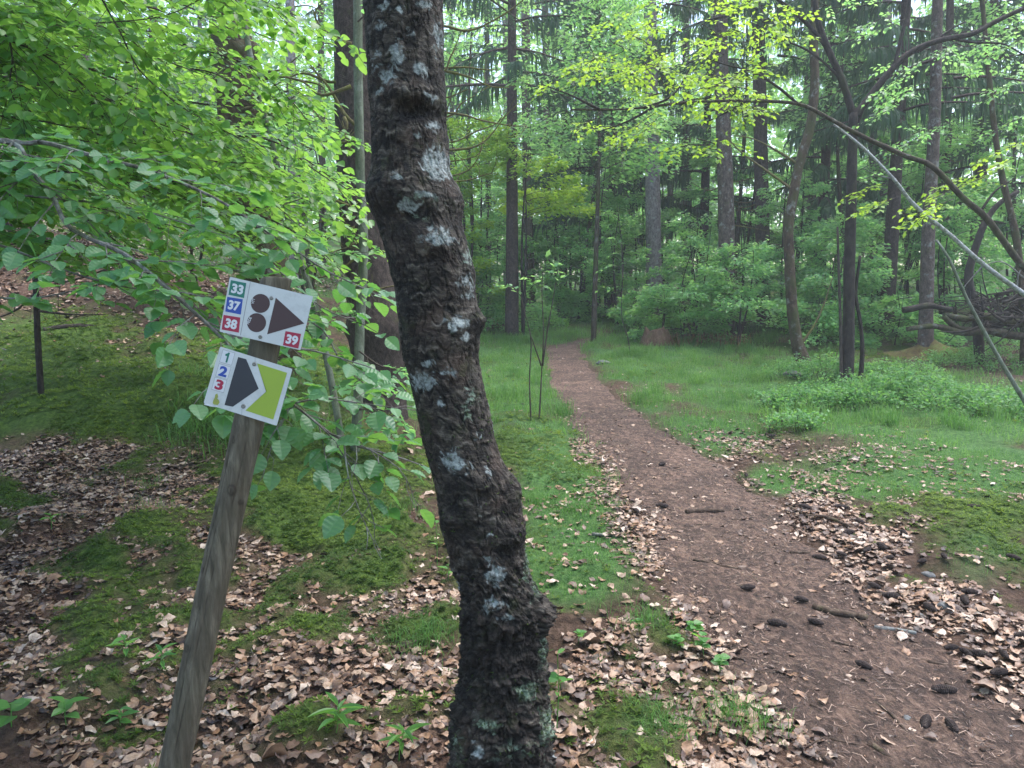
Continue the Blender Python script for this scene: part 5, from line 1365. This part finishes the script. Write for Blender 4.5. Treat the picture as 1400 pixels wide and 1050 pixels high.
BUSH = [('beech_bush', 1012, 455, None, 2.2, 1.5, 26, 230, 'tiered beech bush with horizontal leaf layers beside the clearing', 'beech_far', 4),
        ('beech_bush', 950, 420, 17, 2.4, 1.4, 22, 200, 'tiered beech bush standing partly behind the brown trunk', 'beech_far', 3),
        ('beech_bush', 1075, 440, None, 1.6, 1.2, 16, 170, 'low leafy bush at the foot of the curved mossy tree', 'beech_far', 3),
        ('beech_bush', 1195, 455, None, 1.7, 1.0, 18, 190, 'leafy bush showing behind the forked tree', 'beech_far', 3),
        ('beech_bush', 1140, 435, 17, 2.6, 1.4, 20, 200, 'taller dark bush behind the forked tree and curved one', 'beech_far', 3),
        ('beech_sapling', 845, 432, 20, 3.2, 1.1, 20, 150, 'slender leafy sapling in front of the grey trunk', 'beech_far', 3),
        ('beech_sapling', 790, 432, 21, 2.8, 1.2, 18, 150, 'leafy sapling at the far bend of the path', 'beech_far', 3),
        ('beech_sapling', 905, 435, 17, 1.3, 1.0, 12, 130, 'low leafy sapling at the foot of the grey trunk', 'beech_far', 2),
        ('beech_sapling', 665, 432, 20, 2.8, 1.2, 18, 170, 'bright leafy sapling close past the leaning trunk', 'beech_far', 2),
        ('beech_sapling', 625, 430, 19, 3.4, 1.4, 18, 170, 'bright sapling half hidden by the leaning trunk', 'lime', 2),
        ('beech_sapling', 640, 425, 19, 5.6, 2.0, 22, 190, 'tall sapling of bright yellow green leaves above the meadow', 'lime', 2),
        ('beech_sapling', 715, 430, 18, 5.0, 1.6, 16, 150, 'sapling with a flat yellow green leaf layer below the drooping spruce', 'lime', 2),
        ('beech_sapling', 765, 430, 24, 4.6, 1.5, 20, 150, 'loose green sapling between the trunk pair and the dark trunk', 'beech_far', 2),
        ('beech_sapling', 830, 425, 22, 5.5, 1.8, 24, 160, 'tall thin green sapling in front of the dense dark spruce', 'beech_far', 2),
        ('beech_sapling', 1310, 420, 18, 3.0, 1.4, 18, 150, 'green sapling behind the fallen logs', 'beech_far', 2),
        ('beech_sapling', 1245, 425, 18, 2.4, 1.2, 16, 150, 'green sapling at the back of the mossy mound', 'beech_far', 2),
        ('beech_sapling', 1385, 410, 17, 5.0, 1.7, 24, 160, 'tall green sapling over the brush pile', 'beech_far', 2),
        ('beech_sapling', 1255, 410, 22, 7.0, 2.0, 30, 170, 'tall leafy sapling framing the brown spruce trunk', 'beech_far', 2),
        ('beech_sapling', 1180, 410, 24, 8.0, 2.2, 30, 170, 'high leafy sapling above the broad pale trunk', 'beech_far', 2),
        ('beech_sapling', 1010, 410, 22, 7.0, 2.0, 26, 160, 'high leafy sapling between brown and dark trunks', 'beech_far', 2),
        ('beech_sapling', 150, 350, 15, 3.6, 1.6, 22, 170, 'leafy sapling on the slope with a loose crown', 'beech_far', 2),
        ('beech_sapling', 260, 360, 13, 3.4, 1.5, 20, 170, 'leafy sapling on the slope before the mossy trunk', 'beech_far', 2),
        ('beech_sapling', 20, 340, 14, 4.6, 1.8, 26, 190, 'dense leafy sapling at the top of the slope', 'beech_far', 2),
        ('beech_sapling', 420, 380, 14, 4.0, 1.4, 18, 150, 'leafy sapling on the slope beside the dark spruce', 'beech_far', 2),
        ('beech_sapling', 575, 425, 18, 2.8, 1.2, 14, 150, 'leafy sapling right behind the leaning lichen trunk', 'beech_far', 2)]
for (nm, px, py, d, hg, rd, nt, nl, lab, mt, stn) in BUSH:
    bush(nm, px, py, d, hg, rd, nt, int(nl * 1.25), lab, mt, stn, ls=(0.06, 0.1) if hg < 3.4 else (0.075, 0.12), var=(rng.uniform(.3, .8), .25), **(dict(z0=.62) if mt == 'lime' and hg > 4 else {}))
for k, (px, d, hg, rd, lab) in enumerate([(600, 20, 3.6, 1.5, 'green sapling thicket behind the leaning lichen trunk, low and wide'), (690, 24, 3.4, 1.6, 'rounded leafy sapling closing the meadow edge under the yellow green layer'),
                                          (735, 23, 2.4, 1.3, 'short leafy sapling at the meadow edge behind the bare thin sapling'), (815, 24, 4.0, 1.4, 'upright leafy sapling at the head of the path'), (868, 22, 4.6, 1.5, 'tall leafy sapling close beside the grey trunk'),
                                          (950, 19, 3.0, 1.3, 'spreading sapling between the grey trunk and the tiered bush'), (780, 24, 6.5, 2.0, 'high thin crowned sapling above the path head'), (905, 25, 7.0, 2.0, 'high thin crowned sapling over the grey trunk'),
                                          (1070, 18, 4.0, 1.6, 'full leafy sapling behind the curved mossy tree'), (1150, 16, 3.0, 1.3, 'dense sapling behind the forked tree at eye level'), (1300, 16, 3.2, 1.3, 'leafy sapling just beyond the fallen logs'), (1220, 19, 5.0, 1.7, 'tall sapling partly hiding the broad pale trunk'),
                                          (1380, 21, 6.5, 2.0, 'high leafy sapling over the crooked stem'), (1010, 16, 2.3, 1.3, 'leafy sapling rising behind the tiered bush'), (655, 24, 7.0, 2.2, 'high pale sapling above the meadow edge')]):
    bush('beech_sapling', px, 400, d, hg, rd, 24, 190, lab, 'beech_far', 2, ls=(0.07, 0.12) if d > 18 else (0.06, 0.1), var=(.6, .2))
for (px, d, hg, rd, lab) in [(655, 21, 11, 2.8, 'tall thin beech with a pale airy crown over the meadow edge'), (715, 28, 13, 3.0, 'tall beech deep in the wood past the close pair of trunks'), (790, 22, 11, 2.8, 'airy tall beech whose leaves hang above the path head'),
                             (812, 17, 9.5, 2.0, 'slim beech with pale leaves hanging just before the grey trunk'), (935, 27, 13, 3.0, 'tall pale beech seen between the grey and brown trunks'), (1000, 22, 11, 2.6, 'airy beech whose crown veils the brown trunk'),
                             (1085, 26, 13, 3.0, 'tall beech crown behind the fork of the blackish tree'), (1165, 19, 10, 2.4, 'slim beech with hanging pale leaves right behind the forked tree'), (1240, 26, 12, 3.0, 'tall beech crown closing the gap by the mound spruce'),
                             (1315, 22, 11, 2.6, 'airy tall beech rising behind the fallen logs'), (1395, 18, 10, 2.6, 'leafy tall beech rising behind the brush pile'), (560, 20, 11, 2.6, 'tall beech almost wholly hidden by the leaning lichen trunk'),
                             (425, 19, 10, 2.2, 'slim pale beech up the slope beside the dark spruce'), (760, 34, 15, 3.4, 'highest hazy beech far along the line of the path'), (890, 34, 15, 3.4, 'hazy tall beech far behind the grey trunk')]:
    bush('beech_tree', px, 400, d, hg, rd, 34, 110 if d < 25 else 100, lab, 'beech_far', 1, ls=(0.08, 0.13) if d < 25 else (0.11, 0.17), var=(.62, .22), z0=.42, thick=.16)
for (px, d, hg, rd, lab) in [(655, 19, 1.1, 1.2, 'knee high leafy shrub at the meadow edge close to the leaning trunk'), (708, 20, 1.3, 1.3, 'low shrub under the yellow green leaf layer'), (762, 21, 1.0, 1.2, 'low leafy shrub before the close pair of trunks'),
                             (822, 21, 1.3, 1.3, 'low leafy shrub just past the end of the path'), (872, 19, 1.0, 1.1, 'low leafy shrub before the foot of the grey trunk'), (935, 17, 1.2, 1.2, 'low leafy shrub between the stump and the tiered bush'), (1120, 15.5, 1.0, 1.1, 'low leafy shrub behind the curved mossy tree'), (1225, 15.5, 1.1, 1.1, 'low leafy shrub beside the spruce root mound')]:
    bush('leafy_shrub', px, 420, d, hg, rd, 18, 210, lab, 'beech_far', 2, ls=(.06, .1), var=(.7, .2), z0=.08)
far_b = bush('beech_sapling', 560, 400, 30, 6.5, 2.4, 26, 120, 'pale hazy sapling in the depth of the wood', 'beech_far', 1, 'saplings deep in the wood', ls=(0.12, 0.2))
for k in range(46):
    q = at(rng.uniform(-60, 1460), rng.uniform(25, 48)); copy_tree(far_b, q, rng.uniform(0, 6.28), rng.uniform(0.6, 1.35))

# young saplings with bare lower stems by the path
for (stems, top, lab) in [([[(737, 578), (740, 520), (743, 460), (741, 400), (742, 372)], [(742, 500), (748, 455), (756, 410), (760, 385)]], [(742, 385), (760, 390), (725, 395), (745, 372)], 'bare thin sapling with a small leafy top beside the bend of the path'),
                          ([[(726, 577), (724, 520), (726, 465), (718, 430), (712, 405)], [(740, 500), (728, 465), (726, 460)]], [(712, 405), (705, 395)], 'second thin sapling stem rising close to the bare one by the bend'),
                          ([[(862, 486), (858, 460), (850, 430), (851, 380), (849, 330)]], [(850, 335), (850, 365), (852, 350), (848, 390)], 'single thin sapling rising from a grassy tuft past the bend'),
                          ([[(688, 448), (689, 400), (690, 350)]], [(690, 350), (688, 370)], 'thin upright stem in the grass past the leaning trunk')]:
    f = hit(*stems[0][0]); d = float((f - EYE) @ FWD); o = thing('young_sapling', f, lab, 'sapling'); mb = MB()
    for s_ in stems: mb = MB(); L = smooth_line(bend(s_, d), .06); tube(mb, L, np.linspace(0.0095, 0.004, len(L)), 6, .1); mb.build('stem', M['twig'], o, smooth=True, loc=f)
    tw, lf = MB(), MB()
    for t_ in top:
        for _ in range(1):
            e = (t_[0] + rng.uniform(-30, 30), t_[1] + rng.uniform(-20, 14)); spray(tw, lf, bend([t_, ((t_[0] + e[0]) / 2, (t_[1] + e[1]) / 2 - 3), e], d), 0.004, 0.0015, gap=.12, tl=(.1, .25), tm=LEAF_LO, var=(.55, .2))
    finish_tree(o, tw, lf, M['twig'], M['beech_far'], 'foliage')

# the far wood behind everything, one mass
mb = MB(); n = 130000
a = rng.uniform(-0.86, 0.86, n); r = rng.uniform(44, 85, n); X = r * np.sin(a); Yv = r * np.cos(a); zz_ = rng.random(n) ** 1.1 * 19
cl = fbm(X * .16, Yv * .16, zz_ * .22, 161, 3); k = rng.random(n) < ss(0.40, 0.60, cl) * (1 - 0.55 * ss(7, 18, zz_))
X, Yv, zz_, cl = X[k], Yv[k], zz_[k], cl[k]
P = np.stack([X, Yv, H(X, Yv) + zz_], -1); n = len(P)
T = nrm(rng.normal(0, 1, (n, 3)) - UP * .5); N = nrm(rng.normal(0, .7, (n, 3)) + UP)
leaves(mb, P, T, N, rng.uniform(0.3, 0.7, n), LEAF_LO, np.clip(0.45 + rng.normal(0, .2, n) + 1.2 * (noise(X * .1, Yv * .1, zz_ * .1, 165) - .5), 0, 1))
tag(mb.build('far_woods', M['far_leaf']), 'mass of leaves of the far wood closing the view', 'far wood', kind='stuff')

# ------------------------------------------------------------------ bilberry shrubs under the forked tree
def berry(px, py, rad, hgt, n, lab):
    hgt *= 1.15; n = int(n * 1.3); f = hit(px, py); o = thing('bilberry_shrub', f, lab, 'shrub'); st, lf = MB(), MB(); ns_ = int(70 * rad)
    for _ in range(ns_):
        a, r = rng.uniform(0, 6.28), rad * math.sqrt(rng.random()); b0 = f + np.array([math.cos(a) * r, math.sin(a) * r * .7, 0]); b0[2] = float(Hf(b0[0], b0[1]))
        h_ = hgt * (1 - .55 * (r / rad) ** 2) * rng.uniform(.6, 1.15); e = b0 + np.array([rng.normal(0, .08), rng.normal(0, .08), h_])
        tube(st, np.array([b0, (b0 + e) / 2 + rng.normal(0, .015, 3), e]), [.004, .003, .0015], 4, cap=False)
        m_ = int(n / ns_); t = rng.uniform(.35, 1.0, m_)[:, None]; P = b0 + (e - b0) * t + rng.normal(0, .05, (m_, 3)) * [1, 1, .5]
        leaves(lf, P, nrm(rng.normal(0, 1, (m_, 3)) * [1, 1, .3] + UP * .2), nrm(UP + rng.normal(0, .45, (m_, 3))), rng.uniform(.028, .052, m_), LEAF_LO, np.clip(rng.normal(.5, .2, m_), 0, 1))
    MB().absorb(st, 0).absorb(lf, 1).build('foliage', [M['twig'], M['berry']], o, loc=f)


for a in [(1180, 552, .8, .34, 3200, 'dense bilberry shrub right at the foot of the forked tree'), (1100, 560, .6, .3, 2200, 'low bilberry shrub on the path side of the forked tree'), (1260, 550, .8, .3, 2800, 'spreading bilberry shrub before the spruce mound'), (1350, 560, .8, .28, 2500, 'bilberry shrub below the leaning sapling pole'),
          (1125, 515, .8, .34, 2600, 'bilberry shrub between the curved tree and the forked tree'), (1230, 520, .8, .26, 2200, 'bilberry shrub just behind the forked tree'), (1330, 500, .9, .24, 2200, 'pale bilberry patch beside the spruce mound'), (1400, 480, .9, .24, 2000, 'bilberry patch in front of the mossy logs'),
          (1075, 590, .35, .2, 700, 'small bilberry sprig patch beside the dark stone')]: berry(*a)

# ------------------------------------------------------------------ stump, stones, cones, sticks, seedlings
for (px, py, lab) in [(925, 470, 'reddish dead bracken clump close to the rotten stump'), (965, 468, 'reddish dead bracken in front of the tiered bush'), (1000, 470, 'thin reddish dead bracken under the tiered bush'), (668, 446, 'reddish dead bracken past the leaning lichen trunk')]:
    f = hit(px, py); mb = MB(); q = f + rng.normal(0, .22, (110, 3)) * [1, 1, 0]; q[:, 2] = Hf(q[:, 0], q[:, 1]); blades(mb, q, (.12, .38), 1.0, .006, rng.uniform(0, 1, 110))
    o = mb.build('dead_bracken', M['red_dry'], loc=f); o.location = tuple(f); tag(o, lab, 'bracken')
f = hit(897, 470); o = thing('tree_stump', f, 'rotten reddish tree stump in the grass near the grey trunk', 'stump')
th = np.linspace(0, 2 * np.pi, 40, endpoint=False); zr = np.linspace(-.1, 1, 14); A, B = np.meshgrid(th, zr)
top = 0.27 * (0.55 + 0.9 * noise(np.cos(A) * 2.2, np.sin(A) * 2.2, 0, 171)); R_ = 0.26 * (1.45 - .5 * np.clip(B, 0, 1)) * (1 + .35 * (fbm(np.cos(A) * 3, np.sin(A) * 3, B, 173, 3) - .5))
X = f + np.stack([R_ * np.cos(A), R_ * np.sin(A), B * top], -1); i = np.arange(13)[:, None]; j = np.arange(40)[None]; k = (j + 1) % 40
mb = MB(); mb.add(np.concatenate([X.reshape(-1, 3), [f + UP * .16]]), np.stack([i * 40 + j, i * 40 + k, (i + 1) * 40 + k, (i + 1) * 40 + j], -1).reshape(-1, 4), np.stack([13 * 40 + j[0], 13 * 40 + k[0], np.full(40, 560)], 1))
mb.build('stump_wood', M['red_rot'], o, smooth=True, loc=f)


def stone_mesh(r, sq, seed):
    th, ph = np.meshgrid(np.linspace(0, 2 * np.pi, 24, endpoint=False), np.linspace(.03, np.pi - .03, 14))
    q = np.stack([np.cos(th) * np.sin(ph), np.sin(th) * np.sin(ph), np.cos(ph)], -1)
    R_ = r * (1 + .55 * (fbm(q[..., 0] * 1.6 + seed, q[..., 1] * 1.6, q[..., 2] * 1.6, 181, 3) - .5))
    X = q * R_[..., None] * np.array([1.15, .85, sq]); i = np.arange(13)[:, None]; j = np.arange(24)[None]; k = (j + 1) % 24
    mb = MB(); mb.add(X, np.stack([i * 24 + j, (i + 1) * 24 + j, (i + 1) * 24 + k, i * 24 + k], -1)); return mb


def put(o, f, dz=0.0, rz=None): o.location = (f[0], f[1], f[2] + dz); o.rotation_euler = (0, 0, rng.uniform(0, 6.28) if rz is None else rz)


for (px, py, wpx, sq, lab) in [(1378, 1016, 28, .6, 'oval grey stone on the bare path in the corner'), (1240, 988, 16, .6, 'small round pale stone on the path'), (825, 497, 20, .4, 'flat grey stone at the edge of the far bend'), (1083, 514, 26, .5, 'grey stone lying beside the curved mossy tree'),
                               (1052, 552, 22, .8, 'dark mossy stone by the bilberry shrubs'), (982, 795, 16, .55, 'grey stone in the litter beside the path'), (1292, 833, 20, .7, 'pale grey stone among cones along the verge'), (1268, 790, 18, .6, 'grey stone half covered by leaves along the verge'),
                               (1200, 1020, 22, .6, 'angular brown stone near the end of a stick'), (1255, 846, 18, .6, 'brownish stone beside the dark cones')]:
    f = hit(px, py); d = (f - EYE) @ FWD; o = stone_mesh(wpx * d / F / 2.1, sq, px).build('stone', M['stone'], smooth=True); put(o, f, 0.012); tag(o, lab, 'stone')


def cone_mesh():
    mb = MB(); n = 26; t = np.linspace(0, 1, n); r = 0.017 * np.sin(np.pi * (0.06 + 0.9 * t)) ** .6; r = r * (1 + .16 * (np.arange(n) % 2))
    tube(mb, np.stack([(t - .5) * .095, np.zeros(n), np.full(n, .012)], 1), r, 12, .12, 60); return mb


cone0 = cone_mesh().build('spruce_cone', M['cone'], smooth=False)
CONES = [(1332, 700), (1120, 770), (1150, 765), (1185, 760), (1205, 755), (1215, 770), (1260, 775), (1290, 768), (1195, 810), (1220, 825), (1325, 818), (1318, 830), (1270, 840), (1300, 895), (1320, 902), (1372, 905), (1365, 930), (1115, 860), (1062, 862), (1095, 828), (1290, 955), (1340, 905), (1300, 1005), (1180, 920), (1400, 880),
         (905, 698), (1055, 600), (1020, 655), (1022, 812), (1130, 680), (1150, 700), (1175, 720), (1385, 770), (1235, 735), (1160, 735), (1100, 700), (1265, 1000), (905, 640), (870, 705)]
for k, (px, py) in enumerate(CONES):
    o = cone0 if k == 0 else cone0.copy()
    if k: COL.objects.link(o)
    put(o, hit(px, py), 0.026); s = rng.uniform(.65, 1.0); o.scale = (s, s, s); tag(o, 'dark spruce cone lying on the path verge', 'cone', 'cones along the path verge')


def py_stick(px):
    return px[0][1] > 640


def stick(px, d0, r, mat, lab, group=None, name='stick', lift=0.0):
    P = np.array([hit(*p) for p in px]); P[:, 2] += r * .7 + lift + (0.014 if py_stick(px) else 0); mb = MB(); L = smooth_line(P, 0.03); tube(mb, L, np.linspace(r, r * .7, len(L)), 8, .3, 40)
    o = mb.build(name, M[mat], smooth=True, loc=P[0]); o.location = tuple(P[0]); tag(o, lab, 'stick', group)


stick([(1113, 838), (1135, 845), (1160, 848), (1186, 853)], 0, .021, 'log_wood', 'stout piece of dark branch lying across the path')
stick([(938, 705), (960, 703), (990, 704)], 0, .018, 'log_wood', 'dark stick lying across the middle of the path')
stick([(1078, 698), (1105, 710), (1130, 712), (1170, 728)], 0, .014, 'log_wood', 'long bent black stick along the path verge')
stick([(948, 770), (975, 775), (1010, 783)], 0, .008, 'log_wood', 'thin dark twig lying where leaves meet the path')
stick([(1030, 795), (1045, 812)], 0, .010, 'log_wood', 'short slanting stick in the bare middle of the path')
stick([(1195, 866), (1220, 868), (1252, 873)], 0, .014, 'stone', 'weathered grey stick just past the stout dark branch')
stick([(1188, 1025), (1210, 1040), (1232, 1055)], 0, .012, 'log_wood', 'pale brown stick at the bottom edge of the path')
stick([(1180, 960), (1215, 980), (1240, 1010)], 0, .007, 'log_wood', 'long thin dark twig beside the small pale stone')
stick([(1290, 940), (1312, 950)], 0, .011, 'log_wood', 'short thick dark stick near the corner stone')
stick([(810, 735), (842, 738)], 0, .012, 'branch_grey', 'grey stick lying in the grass between trunk and path')
stick([(90, 918), (120, 912), (138, 908)], 0, .016, 'log_wood', 'dark broken stick in the leaf litter near the signpost')
stick([(0, 908), (30, 900), (60, 880)], 0, .006, 'log_wood', 'thin twig in the leaf litter along the picture edge'.replace('along the picture edge', 'far from the signpost'))
stick([(815, 682), (835, 684)], 0, .012, 'log_wood', 'short dark stick at the grassy edge of the path')
stick([(60, 456), (100, 450), (150, 452)], 0, .05, 'black_bark', 'dark log lying on top of the mossy bank', name='fallen_branch')
stick([(-20, 470), (40, 492), (70, 520)], 0, .012, 'branch_grey', 'pale thin dead branch on the mossy bank', name='fallen_branch')
for k in range(46):
    px, py = rng.uniform(0, 980), rng.uniform(620, 1040)
    if 560 < px < 780: continue
    a = rng.uniform(0, 3.1); s = rng.uniform(14, 45)
    stick([(px, py), (px + s * .5 * math.cos(a) + 2, py + s * .25 * math.sin(a)), (px + s * math.cos(a), py + s * .5 * math.sin(a))], 0, rng.uniform(.002, .005), 'twig', 'thin dead twig lying among moss and fallen leaves', 'twigs among the fallen leaves', 'twig', .012)
for k in range(110):
    py = rng.uniform(520, 1040); e = [np.interp(py, [p[1] for p in PL], [p[0] for p in PL]), np.interp(py, [p[1] for p in PR], [p[0] for p in PR])]
    px = e[0] + (e[1] - e[0]) * rng.uniform(-.1, 1.1)
    if px > 1400: continue
    s = 10 + (py - 480) * .06; a = rng.normal(0, .5)
    stick([(px, py), (px + s * math.cos(a), py + s * math.sin(a) * .5)], 0, rng.uniform(.003, .009), 'log_wood', 'small broken dark twig lying on the trodden path', 'twigs strewn along the path', 'twig')


def seedling(px, py, hgt, n, ls, lab, group=None, wide=0.5, tm=LEAF_MID, asp=1.0, size=.05):
    f = hit(px, py); o = thing('seedling', f, lab, 'seedling', group); st, lf = MB(), MB(); e = f + np.array([rng.normal(0, .01), rng.normal(0, .01), hgt])
    tube(st, np.array([f - UP * .02, (f + e) / 2 + rng.normal(0, .004, 3), e]), [.0022, .0018, .0012], 5, cap=False); a0 = rng.uniform(0, 6.28)
    A = a0 + np.arange(n) * 2.4; t = np.linspace(.55, 1, n)[:, None] if hgt > .06 else np.full((n, 1), .95); D = np.stack([np.cos(A), np.sin(A), rng.uniform(.0, .5, n) * wide], 1)
    V, Q = tm; V = V * [asp, 1, 1]
    leaves(lf, f + (e - f) * t, D, nrm(UP + rng.normal(0, .25, (n, 3))), rng.uniform(*ls, n), (V, Q), np.clip(rng.normal(.45, .2, n), 0, 1))
    st.build('stem', M['herb'], o, loc=f); lf.build('foliage', M['herb'], o, loc=f)


for (px, py, h_, n, ls, lab, asp) in [(15, 1000, .10, 4, (.06, .09), 'broad leaved seedling in the corner of the leaf litter', .9), (92, 1000, .10, 5, (.05, .08), 'seedling with pointed leaves next to the broad leaved one', .8), (165, 1005, .10, 9, (.04, .07), 'feathery light green seedling near the foot of the signpost', .4),
                                      (175, 905, .10, 6, (.05, .09), 'narrow leaved seedling midway up beside the signpost', .35), (222, 922, .09, 7, (.05, .08), 'grass like narrow seedling touching the side of the signpost', .28), (455, 1015, .12, 10, (.07, .12), 'bright narrow leaved plant between post and leaning trunk', .25),
                                      (545, 1040, .10, 10, (.06, .1), 'low narrow leaved plant at the foot of the leaning trunk', .25), (612, 800, .10, 3, (.055, .075), 'two leafed seedling against the side of the leaning trunk', 1.0), (598, 780, .26, 3, (.03, .05), 'thin wiry stem beside the leaning trunk', .6),
                                      (70, 725, .10, 6, (.05, .07), 'small star shaped seedling on the dark moss', .5), (760, 1010, .3, 2, (.03, .04), 'thin bare stalk just right of the trunk foot'.replace('just right of', 'on the path side of'), .5), (765, 945, .07, 3, (.05, .06), 'small bluish leaved seedling by the trunk foot', .9),
                                      (945, 880, .10, 9, (.035, .05), 'cluster of pale round leaved seedling at the verge', 1.1), (965, 905, .11, 9, (.035, .05), 'round leaved seedling closest to the bare path', 1.1), (925, 895, .08, 8, (.03, .045), 'small round leaved seedling on the leaf side of its neighbours', 1.1), (985, 925, .08, 7, (.035, .045), 'lowest round leaved seedling near the dead leaves', 1.1),
                                      (790, 880, .05, 7, (.025, .04), 'low pale green seedling between dead leaves', 1.0), (875, 865, .05, 7, (.025, .035), 'tiny bright seedling in the mossy grass', 1.0)]:
    seedling(px, py, h_, n, ls, lab, asp=asp)

# ------------------------------------------------------------------ damp woodland air
bpy.context.view_layer.update()
mb = MB(); zt = max(float(np.max(np.array(o.bound_box)[:, 2])) * o.matrix_world.to_scale().z + o.matrix_world.translation.z for o in bpy.data.objects if o.type == 'MESH')
x0, x1, y0, y1, z0, z1 = -XL - 4, XL + 4, -34, YL + 4, -3.5, zt + 0.6
mb.add([(x, y, z) for z in (z0, z1) for y in (y0, y1) for x in (x0, x1)], [(0, 2, 3, 1), (4, 5, 7, 6), (0, 1, 5, 4), (2, 6, 7, 3), (0, 4, 6, 2), (1, 3, 7, 5)])
hm = bpy.data.materials.new('woodland_air'); hm.use_nodes = True; hn = hm.node_tree; hn.nodes.remove(hn.nodes['Principled BSDF'])
pv = hn.nodes.new('ShaderNodeVolumePrincipled'); pv.inputs['Color'].default_value = (0.95, 0.99, 1.0, 1); pv.inputs['Density'].default_value = 0.0024; pv.inputs['Anisotropy'].default_value = 0.2
hn.links.new(pv.outputs[0], hn.nodes['Material Output'].inputs['Volume'])
tag(mb.build('haze', hm), kind='stuff')
print('haze box', x0, x1, y0, y1, z0, z1)
